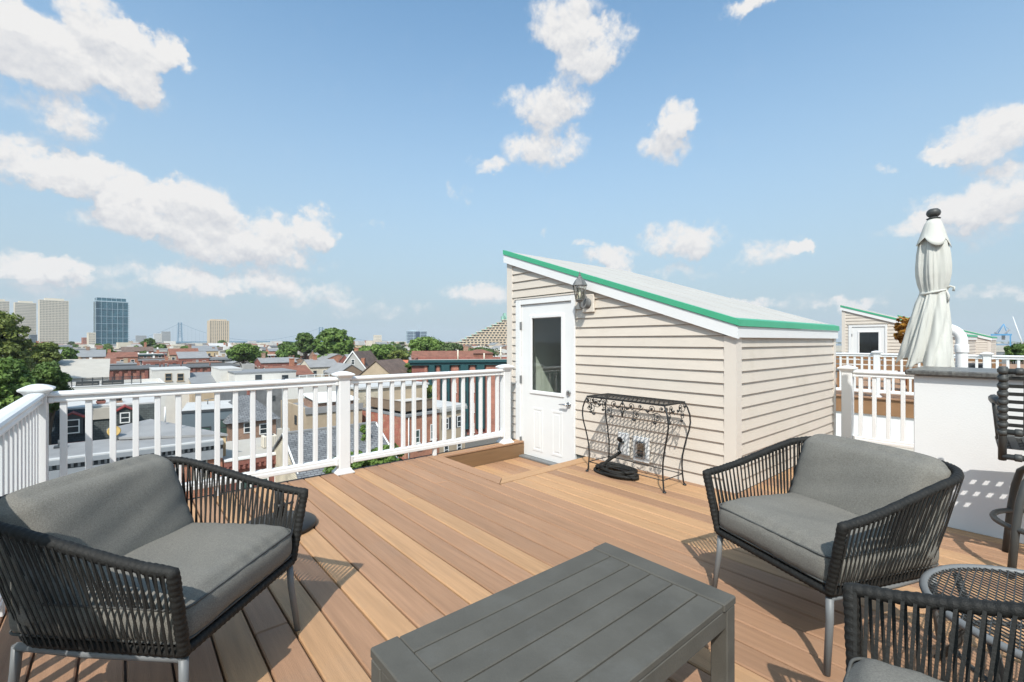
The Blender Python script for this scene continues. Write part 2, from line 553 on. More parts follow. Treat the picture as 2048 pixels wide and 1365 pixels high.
# ------------------------------------------------------------------ mesh building
class MB:
    def __init__(s):
        s.v, s.f, s.sm, s.mi = [], [], [], []
        s.X = None
        s.m = 0

    def add(s, pts, faces, smooth=False):
        o = len(s.v)
        if s.X is not None:
            pts = [s.X @ Vector(p) for p in pts]
        s.v.extend([tuple(p) for p in pts])
        for f in faces:
            s.f.append([i + o for i in f])
            s.sm.append(smooth)
            s.mi.append(s.m)

    def box(s, x0, y0, z0, x1, y1, z1, c=0.0):
        if x0 > x1: x0, x1 = x1, x0
        if y0 > y1: y0, y1 = y1, y0
        if z0 > z1: z0, z1 = z1, z0
        if c <= 0:
            s.add([(x0, y0, z0), (x1, y0, z0), (x1, y1, z0), (x0, y1, z0), (x0, y0, z1), (x1, y0, z1), (x1, y1, z1), (x0, y1, z1)],
                  [(0, 3, 2, 1), (4, 5, 6, 7), (0, 1, 5, 4), (1, 2, 6, 5), (2, 3, 7, 6), (3, 0, 4, 7)])
            return s
        c = min(c, (x1 - x0) * .45, (y1 - y0) * .45, (z1 - z0) * .45)
        lo, hi = (x0, y0, z0), (x1, y1, z1)
        P, idx = [], {}
        for sx in (0, 1):
            for sy in (0, 1):
                for sz in (0, 1):
                    sg = (sx, sy, sz)
                    for ax in range(3):
                        p = []
                        for k in range(3):
                            e = hi[k] if sg[k] else lo[k]
                            if k != ax:
                                e += -c if sg[k] else c
                            p.append(e)
                        idx[(sx, sy, sz, ax)] = len(P)
                        P.append(p)
        Fs = []
        cen = Vector([(lo[k] + hi[k]) / 2 for k in range(3)])

        def face(ids):
            a, b, d = Vector(P[ids[0]]), Vector(P[ids[1]]), Vector(P[ids[2]])
            nrm = (b - a).cross(d - a)
            if nrm.dot((a + b + d) / 3 - cen) < 0:
                ids = ids[::-1]
            Fs.append(tuple(ids))
        for ax in range(3):
            o = [k for k in range(3) if k != ax]
            for sv in (0, 1):
                ids = []
                for (a, b) in ((0, 0), (1, 0), (1, 1), (0, 1)):
                    sg = [0, 0, 0]
                    sg[ax] = sv
                    sg[o[0]], sg[o[1]] = a, b
                    ids.append(idx[(*sg, ax)])
                face(ids)
        for ax in range(3):
            o = [k for k in range(3) if k != ax]
            for a in (0, 1):
                for b in (0, 1):
                    s0 = [0, 0, 0]
                    s0[o[0]], s0[o[1]] = a, b
                    s1 = list(s0)
                    s1[ax] = 1
                    face([idx[(*s0, o[0])], idx[(*s1, o[0])], idx[(*s1, o[1])], idx[(*s0, o[1])]])
        for sx in (0, 1):
            for sy in (0, 1):
                for sz in (0, 1):
                    face([idx[(sx, sy, sz, 0)], idx[(sx, sy, sz, 1)], idx[(sx, sy, sz, 2)]])
        s.add(P, Fs)
        return s

    def hexa(s, p):
        """8 corners: bottom 0-3, top 4-7, counter-clockwise from above"""
        s.add(p, [(0, 3, 2, 1), (4, 5, 6, 7), (0, 1, 5, 4), (1, 2, 6, 5), (2, 3, 7, 6), (3, 0, 4, 7)])
        return s

    def prism(s, poly, a, b, axis='x'):
        """poly of 2D points, extruded from a to b along axis"""
        n = len(poly)

        def P(q, t):
            return {'x': (t, q[0], q[1]), 'y': (q[0], t, q[1]), 'z': (q[0], q[1], t)}[axis]
        pts = [P(q, a) for q in poly] + [P(q, b) for q in poly]
        ar = sum(poly[i][0] * poly[(i + 1) % n][1] - poly[(i + 1) % n][0] * poly[i][1] for i in range(n))
        flip = (ar > 0) ^ (axis == 'y') ^ (b < a)
        fs = [tuple(range(n))[::-1], tuple(range(n, 2 * n))] + [(i, (i + 1) % n, n + (i + 1) % n, n + i) for i in range(n)]
        if not flip:
            fs = [f[::-1] for f in fs]
        s.add(pts, fs)
        return s

    def tube(s, path, r, n=8, closed=False, caps=True, squash=None):
        path = [Vector(p) for p in path]
        k = len(path)
        rr = r if callable(r) else (lambda i: r)
        pts, fs = [], []
        prev = None
        for i, p in enumerate(path):
            if closed:
                t = path[(i + 1) % k] - path[i - 1]
            else:
                t = path[min(i + 1, k - 1)] - path[max(i - 1, 0)]
            if t.length < 1e-9:
                t = Vector((0, 0, 1))
            t.normalize()
            if prev is None:
                ref = Vector((0, 0, 1)) if abs(t.z) < .9 else Vector((1, 0, 0))
                a = t.cross(ref).normalized()
            else:
                a = prev - t * prev.dot(t)
                a = a.normalized() if a.length > 1e-6 else t.orthogonal().normalized()
            prev = a
            b = t.cross(a)
            R = rr(i)
            for j in range(n):
                th = 2 * pi * j / n
                pts.append(p + a * (R * cos(th)) + b * (R * sin(th)))
        rings = k if closed else k - 1
        for i in range(rings):
            i2 = (i + 1) % k
            for j in range(n):
                j2 = (j + 1) % n
                fs.append((i * n + j, i * n + j2, i2 * n + j2, i2 * n + j))
        s.add(pts, fs, True)
        if caps and not closed:
            o = len(s.v) - len(pts)
            s.f.append([o + j for j in range(n)][::-1]); s.sm.append(False); s.mi.append(s.m)
            s.f.append([o + (k - 1) * n + j for j in range(n)]); s.sm.append(False); s.mi.append(s.m)
        return s

    def bar(s, a, b, r, n=8):
        return s.tube([a, b], r, n)

    def lathe(s, prof, n=20, c=(0, 0, 0), smooth=True):
        pts, fs = [], []
        k = len(prof)
        for (r, z) in prof:
            for j in range(n):
                th = 2 * pi * j / n
                pts.append((c[0] + r * cos(th), c[1] + r * sin(th), c[2] + z))
        for i in range(k - 1):
            for j in range(n):
                j2 = (j + 1) % n
                fs.append((i * n + j, i * n + j2, (i + 1) * n + j2, (i + 1) * n + j))
        s.add(pts, fs, smooth)
        o = len(s.v) - len(pts)
        if prof[0][0] > 1e-5:
            s.f.append([o + j for j in range(n)][::-1]); s.sm.append(False); s.mi.append(s.m)
        if prof[-1][0] > 1e-5:
            s.f.append([o + (k - 1) * n + j for j in range(n)]); s.sm.append(False); s.mi.append(s.m)
        return s

    def ball(s, c, r, n=8, k=6, sq=(1, 1, 1)):
        prof = [(max(1e-6, r * sin(pi * i / k)), -r * cos(pi * i / k)) for i in range(k + 1)]
        o = len(s.v)
        s.lathe(prof, n)
        X = s.X
        for i in range(o, len(s.v)):
            x, y, z = s.v[i]
            s.v[i] = (c[0] + x * sq[0], c[1] + y * sq[1], c[2] + z * sq[2])
        return s

    def mesh(s, name, mats):
        me = bpy.data.meshes.new(name)
        me.from_pydata(s.v, [], s.f)
        me.polygons.foreach_set('use_smooth', s.sm)
        if not isinstance(mats, (list, tuple)):
            mats = [mats]
        for mt in mats:
            me.materials.append(M[mt] if isinstance(mt, str) else mt)
        if len(mats) > 1:
            me.polygons.foreach_set('material_index', s.mi)
        # box-projected UVs in metres
        nl = len(me.loops)
        vi = np.empty(nl, dtype=np.int32)
        me.loops.foreach_get('vertex_index', vi)
        co = np.array(s.v, dtype=np.float64).reshape(-1, 3)
        pn = np.empty(len(me.polygons) * 3)
        me.polygons.foreach_get('normal', pn)
        pn = np.abs(pn.reshape(-1, 3))
        lt = np.empty(len(me.polygons), dtype=np.int32)
        me.polygons.foreach_get('loop_total', lt)
        ln = np.repeat(pn, lt, axis=0)
        p = co[vi]
        uv = np.empty((nl, 2))
        hz = ln[:, 2] > .9
        nx = ln[:, 0] > ln[:, 1]
        hor = np.where(nx, p[:, 1], p[:, 0])
        # on slopes, measure along the slope
        sl = np.sqrt(np.maximum(1e-6, 1 - np.minimum(ln[:, 2], .999) ** 2))
        uv[:, 0] = np.where(hz, p[:, 0], hor)
        uv[:, 1] = np.where(hz, p[:, 1], p[:, 2] / sl)
        ul = me.uv_layers.new(name='UVMap')
        ul.data.foreach_set('uv', uv.ravel())
        me.validate()
        return me

    def build(s, name, mats, parent=None, loc=None, **props):
        ob = bpy.data.objects.new(name, s.mesh(name, mats))
        C.objects.link(ob)
        if parent is not None:
            ob.parent = parent
        if loc is not None:
            ob.location = loc
        for k, v in props.items():
            ob[k] = v
        return ob


def inst(name, me, parent=None, loc=(0, 0, 0), rot=(0, 0, 0), scale=None, **props):
    ob = bpy.data.objects.new(name, me)
    C.objects.link(ob)
    ob.parent = parent
    ob.location = loc
    ob.rotation_euler = rot
    if scale is not None:
        ob.scale = scale
    for k, v in props.items():
        ob[k] = v
    return ob


def thing(name, label, cat, loc=(0, 0, 0), rz=0.0, group=None):
    o = bpy.data.objects.new(name, None)
    o.empty_display_size = .2
    C.objects.link(o)
    o.location = loc
    o.rotation_euler = (0, 0, rz)
    o['label'] = label
    o['category'] = cat
    if group:
        o['group'] = group
    return o


def tag(o, label, cat, group=None):
    o['label'] = label
    o['category'] = cat
    if group:
        o['group'] = group
    return o


KIDS = {}


def copy_tree(o, parent=None):
    c = o.copy()
    C.objects.link(c)
    if parent is not None:
        c.parent = parent
    for ch in o.children:
        copy_tree(ch, c)
    return c


def structure(name, mb, mt, **k):
    return mb.build(name, mt, kind='structure', **k)
# ================================================================== DECK
DECK_Z = 0.0
deck = thing('deck', '', '')
del deck['label'], deck['category']
deck['kind'] = 'structure'
b = MB()
b.box(-.56, -2.4, -.30, 2.76, 4.60, -.030)
b.box(2.76, -2.4, -.30, 4.0, 3.39, -.030)
b.box(4.0, -2.4, -.30, 6.92, 1.70, -.030)
b.build('deck_base', 'wood_brown', deck)
b = MB()
b.box(-.60, 4.605, -.30, 4.02, 4.66, -.012)
b.box(-.62, -2.4, -.30, -.563, 4.66, -.012)
b.build('deck_edge_flashing', 'rubber', deck)


def deck_board(x0, x1, y0, y1, z=0.0, along='y', tone=None):
    g = .0042
    mbd = MB().box(x0 + g, y0 + g * .5, z - .026, x1 - g, y1 - g * .5, z + rnd.uniform(-.0008, .0008), .006)
    cx, cy = (x0 + x1) / 2, (y0 + y1) / 2
    mbd.v = [((p[0] - cx), (p[1] - cy), p[2]) for p in mbd.v]
    if along == 'x':
        mbd.v = [(-p[1], p[0], p[2]) for p in mbd.v]
    t = tone or ('deck_light' if rnd.random() < .42 else 'deck_brown')
    o = mbd.build('deck_board', t, deck, (cx, cy, 0))
    if along == 'x':
        o.rotation_euler = (0, 0, -pi / 2)
    return o


W0 = .145
x = -.565
col = 0
while x < 6.88:
    x1 = x + W0
    if x < 2.60:
        top = 4.60
    elif x < 2.70:
        top = 3.252
    elif x < 3.98:
        top, x1 = 3.255, min(x1, 4.008)
    else:
        top = 1.745
    y = -2.4
    first = True
    while y < top - .01:
        ln = (rnd.uniform(.4, 1.9) if rnd.random() < .62 else rnd.uniform(2.4, 6.4)) if first else rnd.uniform(5.2, 6.4)
        first = False
        y2 = y + ln
        if top - y2 < .6:
            y2 = top
        pl = .18 if x < 1.2 else (.36 if x < 2.7 else .48)
        deck_board(x, x1, y, min(y2, top), tone='deck_light' if rnd.random() < pl else 'deck_brown')
        y = y2
    x = x1
    col += 1
# border boards of the sunken landing, mitred where they meet
LX0, LX1, LY0, LY1 = 2.768, 4.0, 3.40, 4.46
bb = MB()
bb.hexa([(2.628, 3.264, -.026), (2.765, 3.401, -.026), (2.765, 4.60, -.026), (2.628, 4.60, -.026),
         (2.628, 3.264, 0), (2.765, 3.401, 0), (2.765, 4.60, 0), (2.628, 4.60, 0)])
bb.build('border_board', 'deck_brown', deck)
bb = MB()
bb.hexa([(2.630, 3.257, -.026), (4.008, 3.257, -.026), (4.008, 3.398, -.026), (2.771, 3.398, -.026),
         (2.630, 3.257, .001), (4.008, 3.257, .001), (4.008, 3.398, .001), (2.771, 3.398, .001)])
bb.v = [(p[1] - 3.33, -(p[0] - 3.3), p[2]) for p in bb.v]
o = bb.build('border_board', 'deck_light', deck, (3.3, 3.33, 0))
o.rotation_euler = (0, 0, pi / 2)
for k, tone in ((0, 'deck_brown'), (1, 'deck_light')):
    o = deck_board(2.772, 4.008, 4.458 + k * .073, 4.458 + (k + 1) * .073, 0.0, 'x', tone)
b = MB()
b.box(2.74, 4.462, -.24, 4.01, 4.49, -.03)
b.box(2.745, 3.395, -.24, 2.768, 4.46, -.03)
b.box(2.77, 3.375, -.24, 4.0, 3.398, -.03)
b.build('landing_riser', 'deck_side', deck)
xx = 2.77
while xx < 3.98:
    deck_board(xx, min(xx + W0, 4.008), 3.40, 4.46, -.196, tone='deck_light' if rnd.random() < .4 else 'deck_brown')
    xx += W0
b = MB()
b.box(2.7, 3.36, -.33, 4.0, 4.5, -.225)
b.build('landing_base', 'wood_brown', deck)


# ================================================================== RAILINGS
def post_parts(parent, x, y, z0=0.0, skirt=True, h=.955):
    p = MB().box(-.054, -.054, 0, .054, .054, h, .006).build('post', 'white_vinyl', parent, (x, y, z0))
    cp = MB()
    prof = [(.058, h - .035), (.060, h - .02), (.072, h - .004), (.086, h + .006), (.088, h + .016), (.084, h + .020), (.058, h + .034), (.03, h + .044), (.004, h + .048)]
    rings = []
    for r, z in prof:
        rings.append([(-r, -r, z), (r, -r, z), (r, r, z), (-r, r, z)])
    pts = [q for rg in rings for q in rg]
    fs = []
    for i in range(len(rings) - 1):
        for j in range(4):
            fs.append((i * 4 + j, i * 4 + (j + 1) % 4, (i + 1) * 4 + (j + 1) % 4, (i + 1) * 4 + j))
    fs.append((3, 2, 1, 0))
    n = len(rings) - 1
    fs.append((n * 4, n * 4 + 1, n * 4 + 2, n * 4 + 3))
    cp.add(pts, fs)
    cp.build('post_cap', 'white_vinyl', p)
    if skirt:
        sk = MB()
        prof = [(.084, 0.001), (.084, .012), (.070, .024), (.060, .042), (.057, .052)]
        rings = [[(-r, -r, z), (r, -r, z), (r, r, z), (-r, r, z)] for r, z in prof]
        pts = [q for rg in rings for q in rg]
        fs = []
        for i in range(len(rings) - 1):
            for j in range(4):
                fs.append((i * 4 + j, i * 4 + (j + 1) % 4, (i + 1) * 4 + (j + 1) % 4, (i + 1) * 4 + j))
        sk.add(pts, fs)
        sk.build('post_skirt', 'white_vinyl', p)
    return p


BAL = MB().box(-.019, -.019, .148, .019, .019, .878, .003).mesh('baluster', 'white_vinyl')
RAIL_TOP = [(-.028, .870), (-.033, .874), (-.033, .884), (-.025, .894), (-.025, .908), (-.045, .916), (-.047, .928), (-.040, .940), (-.022, .946),
            (.022, .946), (.040, .940), (.047, .928), (.045, .916), (.025, .908), (.025, .894), (.033, .884), (.033, .874), (.028, .870)]
RAIL_BOT = [(-.030, .088), (-.033, .094), (-.033, .118), (-.029, .124), (-.029, .142), (-.020, .152), (.020, .152), (.029, .142), (.029, .124), (.033, .118), (.033, .094), (.030, .088)]


def railing(name, label, pts, z0=0.0, posts=None, bal_n=None, block=True):
    """pts: post places; rails and balusters fill the bays between them"""
    root = thing(name, label, 'railing', (pts[0][0], pts[0][1], z0))
    ox, oy = pts[0]
    for i, (px, py) in enumerate(pts):
        if posts is None or posts[i]:
            post_parts(root, px - ox, py - oy)
    for i in range(len(pts) - 1):
        a, c = Vector((pts[i][0] - ox, pts[i][1] - oy, 0)), Vector((pts[i + 1][0] - ox, pts[i + 1][1] - oy, 0))
        ln = (c - a).length
        rz = atan2(c.y - a.y, c.x - a.x)
        for nm, pr in (('top_rail', RAIL_TOP), ('bottom_rail', RAIL_BOT)):
            r = MB().prism(pr, .056, ln - .056, 'x').build(nm, 'white_vinyl', root, a)
            r.rotation_euler = (0, 0, rz)
            for xx in (.055, ln - .055 - .03):
                br = MB()
                z_0, z_1 = (.866, .95) if nm == 'top_rail' else (.084, .155)
                w = .040
                br.box(xx, -w if nm == 'bottom_rail' else -.036, z_0, xx + .03, w if nm == 'bottom_rail' else .036, z_0 + (z_1 - z_0) * (.5 if nm == 'top_rail' else 1), .004)
                br.build('rail_bracket', 'white_vinyl', r)
        n = bal_n or max(1, round(ln / .1335) - 1)
        for k in range(n):
            p = a + (c - a) * ((k + 1) / (n + 1))
            inst('baluster', BAL, root, p, (0, 0, rz))
        if block:
            p = a + (c - a) * .5
            MB().box(-.02, -.02, 0.0, .02, .02, .09, .003).build('support_block', 'white_vinyl', root, p)
    return root


railing('deck_railing', 'white vinyl deck railing of two long bays overlooking the rooftops', [(-.44, 4.55), (1.678, 4.55), (3.755, 4.55)], bal_n=15)
railing('deck_railing', 'white vinyl railing bay running back past the armchair at the end of the deck', [(-.44, 4.55), (-.44, 1.9), (-.44, -.8)], posts=[0, 1, 1])
railing('deck_railing', 'white vinyl railing bay between the siding shed and the white bar counter', [(6.80, 1.63), (6.80, -.6), (6.80, -2.3)])


# ================================================================== STAIR BULKHEADS
SP = .1045


def bulkhead(ox, oy, label, simple=False):
    root = thing('stair_bulkhead', label, 'roof shed', (ox, oy, 0), 0, 'beige stair bulkheads with green roof edging')
    Wd, Ln = 2.74, 3.015
    zl, zh = 1.335, 2.35
    sl = (zh - zl) / Ln
    zr = lambda y: zl + sl * y
    yat = lambda z: max(0.0, (z - zl) / sl)
    D0, D1, DT, DB = 1.80, 2.84, 1.845, -.196           # door casing, outer
    GR = (('shell'))
    # inner walls
    b = MB()
    b.prism([(0.0, -.25), (D0 + .03, -.25), (D0 + .03, zr(D0)), (0, zl)], .004, .03, 'x')
    b.prism([(D1 - .03, -.25), (Ln, -.25), (Ln, zh), (D1 - .03, zr(D1))], .004, .03, 'x')
    b.prism([(D0 + .03, DT - .03), (D1 - .03, DT - .03), (D1 - .03, zr(D1)), (D0 + .03, zr(D0))], .004, .03, 'x')
    b.box(.03, .004, -.25, Wd - .03, .03, zl)
    b.prism([(.0, -.25), (Ln, -.25), (Ln, zh), (0, zl)], Wd - .03, Wd, 'x')
    b.build('wall_shell', 'interior', root)
    MB().prism([(2.815, -.9), (2.845, -.9), (2.845, 2.27), (2.815, 2.26)], .03, Wd - .03, 'x').build('side_wall', 'interior_wall', root)
    MB().box(.03, .04, -.95, Wd - .03, Ln - .04, -.9).build('stair_floor', 'interior', root)
    # siding boards, front
    k0 = -1
    zb = 1.247 + SP * 10
    boards = []
    while zb > -.10:
        z0, z1 = zb, zb + SP - .002
        segs = []
        if zb > DT - .02:
            segs = [(.085, Ln - .085)]
        elif z1 > DT:
            segs = [(.085, D0 - .002), (D1 + .002, Ln - .085)]
        else:
            segs = [(.085, D0 - .002), (D1 + .002, Ln - .085)]
        if z0 < -.002:
            z0 = -.0
            if z1 - z0 < .02:
                segs = []
        for (ya, yb) in segs:
            y0b, y0t = max(ya, yat(z0)), max(ya, yat(z1))
            zt = z1
            if y0b >= yb - .01:
                continue
            if y0t > yb:
                y0t = yb - .001
                zt = zr(y0t)
            m_ = MB()
            m_.hexa([(-.021, y0b, z0), (.003, y0b, z0), (.003, yb, z0), (-.021, yb, z0),
                     (-.004, y0t, zt), (.003, y0t, zt), (.003, yb, zt), (-.004, yb, zt)])
            m_.build('siding_board', 'siding', root)
        zb -= SP
    # siding boards, side (faces -Y)
    zb = 1.247
    while zb > -.10:
        z0, z1 = max(zb, 0.0), min(zb + SP - .002, zl)
        if z1 - z0 > .02:
            m_ = MB()
            m_.hexa([(.085, -.021, z0), (Wd - .06, -.021, z0), (Wd - .06, .003, z0), (.085, .003, z0),
                     (.085, -.004, z1), (Wd - .06, -.004, z1), (Wd - .06, .003, z1), (.085, .003, z1)])
            m_.build('siding_board', 'siding_dim', root)
        zb -= SP
    # corner posts
    b = MB()
    b.prism([(-.020, -.020), (-.020, .085), (-.012, .09), (.0, .09), (.0, .0), (.09, .0), (.09, -.012), (.085, -.020)], 0.0, zl + .01, 'z')
    b.build('corner_post', 'corner_trim', root)
    MB().prism([(-.020, Ln - .085), (-.020, Ln + .02), (.09, Ln + .02), (.09, Ln), (0, Ln), (0, Ln - .09), (-.012, Ln - .09)], -.25, zh + .0, 'z').build('corner_post', 'corner_trim', root)
    MB().prism([(Wd - .065, -.020), (Wd + .02, -.020), (Wd + .02, .07), (Wd, .07), (Wd, 0), (Wd - .065, 0)], -.25, zl + .01, 'z').build('corner_post', 'corner_trim', root)
    MB().box(.04, Ln + .002, -.25, Wd, Ln + .015, zh - .01).build('back_siding', 'siding_dim', root)
    # roof
    ya, yb = -.045, Ln + .05
    z = lambda y, h: zr(y) + h
    rf = MB().prism([(ya + .02, z(ya + .02, .105)), (yb - .02, z(yb - .02, .105)), (yb - .02, z(yb - .02, .160)), (ya + .02, z(ya + .02, .160))], -.050, Wd + .012, 'x')
    rf = rf.build('roof', 'membrane', root)
    b = MB()
    for xs in (.62, 1.24, 1.86, 2.42):
        b.prism([(ya + .02, z(ya + .02, .160)), (yb - .02, z(yb - .02, .160)), (yb - .02, z(yb - .02, .163)), (ya + .02, z(ya + .02, .163))], xs - .035, xs + .035, 'x')
    b.build('roof_seam', 'membrane', rf)
    MB().prism([(ya, z(ya, .0)), (yb, z(yb, .0)), (yb, z(yb, .108)), (ya, z(ya, .108))], -.055, -.018, 'x').build('fascia', 'white_paint', root)
    MB().box(-.018, ya, zl - .005, Wd + .012, ya + .022, z(ya, .105)).build('fascia', 'white_paint', root)
    MB().box(-.02, ya + .022, zl - .004, Wd + .01, .0, zl + .006).build('soffit', 'white_paint', root)
    b = MB()
    b.prism([(ya - .012, z(ya, .110)), (yb, z(yb, .110)), (yb, z(yb, .167)), (ya - .012, z(ya, .164))], -.066, -.056, 'x')
    b.prism([(ya + .02, z(ya + .02, .1605)), (yb, z(yb, .1605)), (yb, z(yb, .168)), (ya + .02, z(ya + .02, .168))], -.056, -.012, 'x')
    b.build('edge_flashing', 'green_trim', root)
    b = MB()
    b.hexa([(-.056, ya - .014, z(ya, .107)), (Wd + .018, ya - .014, z(ya, .107)), (Wd + .018, ya - .002, z(ya, .107)), (-.056, ya - .002, z(ya, .107)),
            (-.056, ya - .010, z(ya, .163)), (Wd + .018, ya - .010, z(ya, .163)), (Wd + .018, ya + .05, z(ya, .182)), (-.056, ya + .05, z(ya, .182))])
    b.build('edge_flashing', 'green_trim', root)
    # door: casing, slab with lite, panels, hardware
    cs = MB()
    cs.box(-.034, D0, DB, .004, D0 + .058, DT, .004)
    cs.box(-.034, D1 - .092, DB, .004, D1, DT, .004)
    cs.box(-.033, D0 + .058, DT - .075, .004, D1 - .092, DT, .004)
    cs.build('door_casing', 'white_paint', root)
    MB().box(-.040, D0 - .03, DT - .004, .0, D1 + .03, DT + .012).build('drip_cap', 'corner_trim', root)
    d0, d1, dt, db = D0 + .062, D1 - .096, DT - .08, DB + .028
    g0, g1, gb, gt = 1.986, 2.585, .63, 1.63
    b = MB()
    xs, xe = -.010, .028
    b.box(xs, d0, db, xe, d1, gb)
    b.box(xs, d0, gt, xe, d1, dt)
    b.box(xs, d0, gb, xe, g0, gt)
    b.box(xs, g1, gb, xe, d1, gt)
    dr = b.build('door', 'white_paint', root)
    b = MB()
    b.box(-.024, g0 - .002, gb - .002, .005, g0 + .045, gt + .002, .008)
    b.box(-.024, g1 - .045, gb - .002, .005, g1 + .002, gt + .002, .008)
    b.box(-.024, g0 + .04, gb - .002, .005, g1 - .04, gb + .045, .008)
    b.box(-.024, g0 + .04, gt - .045, .005, g1 - .04, gt + .002, .008)
    b.build('glass_frame', 'white_paint', dr)
    MB().box(.006, g0 + .03, gb + .03, .012, g1 - .03, gt - .03).build('glass_pane', 'door_glass', dr)
    for (pa, pb) in ((2.01, 2.195), (2.345, 2.53)):
        b = MB()
        q0, q1 = -.09, .46
        w = .03
        b.box(-.0145, pa, q0, -.009, pb, q0 + w, .003)
        b.box(-.0145, pa, q1 - w, -.009, pb, q1, .003)
        b.box(-.0147, pa, q0, -.009, pa + w, q1, .003)
        b.box(-.0147, pb - w, q0, -.009, pb, q1, .003)
        b.box(-.0145, pa + w + .02, q0 + w + .02, -.009, pb - w - .02, q1 - w - .02, .006)
        b.build('door_panel', 'white_paint', dr)
    yh = 3.675 - 1.765
    b = MB()
    b.tube([(-.010, yh, .55), (-.022, yh, .55)], .033, 18)
    b.tube([(-.022, yh, .55), (-.06, yh, .55)], .011, 10)
    b.tube([(-.056, yh - .005, .55), (-.060, yh + .03, .553), (-.058, yh + .07, .552), (-.056, yh + .115, .547)], lambda i: (.012, .010, .009, .007)[i], 10)
    b.build('door_handle', 'chrome', dr)
    b = MB()
    b.tube([(-.010, yh, .69), (-.026, yh, .69)], .031, 18)
    b.box(-.042, yh - .006, .668, -.026, yh + .006, .712, .003)
    b.build('deadbolt', 'chrome', dr)
    for zz in (-.05, .75, 1.45):
        MB().box(-.038, d1 - .008, zz, -.012, d1 + .012, zz + .10, .003).build('hinge', 'grey_metal', dr)
    MB().box(-.10, D0 + .0, DB - .0, .03, D1, DB + .025, .004).build('threshold', 'grey_metal', root)
    return root


BX, BY = 4.014, 1.765
bulkhead(BX, BY, 'beige siding stair bulkhead with white door beside the deck railing')
bulkhead(BX + 14.9, BY - .1, 'smaller looking beige stair bulkhead with white door beyond the low white roof')
bulkhead(BX + 24.2, BY - .05, 'beige stair bulkhead far off, peeking out beside the white vent pipe')

# ---- lantern beside the door
lt = thing('wall_lantern', 'weathered grey wall lantern with candle bulb beside the white door', 'wall light', (4.0, 3.365, 1.72))
MB().box(-.030, -.085, -.10, .0, .085, .10, .006).build('mount_block', 'corner_trim', lt)
b = MB()
b.X = Matrix.Rotation(-pi / 2, 4, 'Y')
b.lathe([(.058, .03), (.058, .036), (.050, .046), (.030, .054), (.001, .058)], 20)
b.X = None
b.build('back_plate', 'lamp_metal', lt)
b = MB()
b.tube([(-.055, 0, -.01), (-.085, 0, -.045), (-.12, 0, -.06), (-.15, 0, -.045), (-.16, 0, -.005), (-.16, 0, .02)], .011, 8)
b.build('arm', 'lamp_metal', lt)
lx = -.16
b = MB()
b.lathe([(.012, .0), (.028, .01), (.036, .022), (.050, .030), (.050, .038)], 6, (lx, 0, .0), False)
b.build('lamp_base', 'lamp_metal', lt)
b = MB()
b.lathe([(.082, .185), (.086, .190), (.082, .196), (.060, .235), (.042, .258), (.030, .268), (.026, .285), (.012, .295)], 6, (lx, 0, .0), False)
b.lathe([(.012, .295), (.016, .303), (.005, .312), (.010, .322), (.003, .335), (.001, .35)], 8, (lx, 0, .0))
b.build('lamp_cap', 'lamp_metal', lt)
b = MB()
for k in range(6):
    th = 2 * pi * k / 6
    b.bar((lx + .046 * cos(th), .046 * sin(th), .036), (lx + .074 * cos(th), .074 * sin(th), .188), .0045, 5)
b.build('lamp_cage', 'lamp_metal', lt)
MB().lathe([(.043, .038), (.071, .186)], 6, (lx, 0, 0), False).build('lamp_shade_glass', 'lamp_glass', lt)
MB().lathe([(.013, .04), (.013, .12), (.009, .125), (.011, .14), (.006, .16), (.001, .168)], 10, (lx, 0, 0)).build('candle_bulb', 'candle', lt)

# ---- outlet, hose bib, hose
ob = thing('outlet_box', 'clear covered electrical outlet in a white plate low on the beige siding', 'outlet', (3.998, 2.675, .21))
MB().box(-.026, -.092, -.125, .0, .092, .125, .006).build('plate', 'white_vinyl', ob)
b = MB()
b.box(-.062, -.060, -.085, -.026, .060, .09, .012)
b.build('cover', glass_mat('clear_plastic', (.78, .78, .78), .12), ob)
b = MB()
b.box(-.036, -.035, -.06, -.027, .035, .06, .004)
b.build('receptacle', 'charcoal_metal', ob)
hb = thing('hose_bib', 'garden hose tap on a white wall plate low on the beige siding', 'tap', (3.998, 2.89, .23))
MB().box(-.024, -.070, -.115, .0, .070, .115, .006).build('plate', 'white_vinyl', hb)
b = MB()
b.tube([(-.02, 0, .02), (-.075, 0, .015), (-.095, 0, -.02), (-.10, 0, -.055)], .013, 8)
b.build('spout', 'charcoal_metal', hb)
b = MB()
b.X = Matrix.Translation((-.08, 0.0, .055)) @ Matrix.Rotation(radians(70), 4, 'Y')
b.lathe([(.001, -.008), (.030, -.006), (.030, .006), (.001, .008)], 12)
b.X = None
b.bar((-.06, 0, .02), (-.08, 0, .055), .007, 6)
b.build('tap_wheel', 'black', hb)

hose_pts = []
hr = random.Random(3)
cx, cy = 3.66, 2.72
N_ = 330
for i in range(N_):
    t = i / N_
    turns = 6.2
    th = 2 * pi * turns * t + 1.3
    lay = int(t * turns)
    r1 = .175 + .04 * sin(lay * 2.4 + 1) - .02 * lay * .3
    ex = .165 + .03 * sin(lay * 1.7)
    px = cx + .022 * sin(lay * 3.1) + ex * .62 * cos(th)
    py = cy + .03 * cos(lay * 2.2) + r1 * 1.15 * sin(th)
    pz = .014 + .020 * t * turns * .48 + .006 * sin(th * 2 + lay)
    hose_pts.append(Vector((px, py, pz)))
end = hose_pts[-1]
for k in range(1, 15):
    s = k / 14
    hose_pts.append(Vector((end.x + (3.905 - end.x) * s, end.y + (2.885 - end.y) * s + .03 * sin(s * 4), end.z + (.17 - end.z) * (s ** 1.6))))
hs = []
for i in range(len(hose_pts) - 1):
    for j in range(3):
        hs.append(hose_pts[i].lerp(hose_pts[i + 1], j / 3))
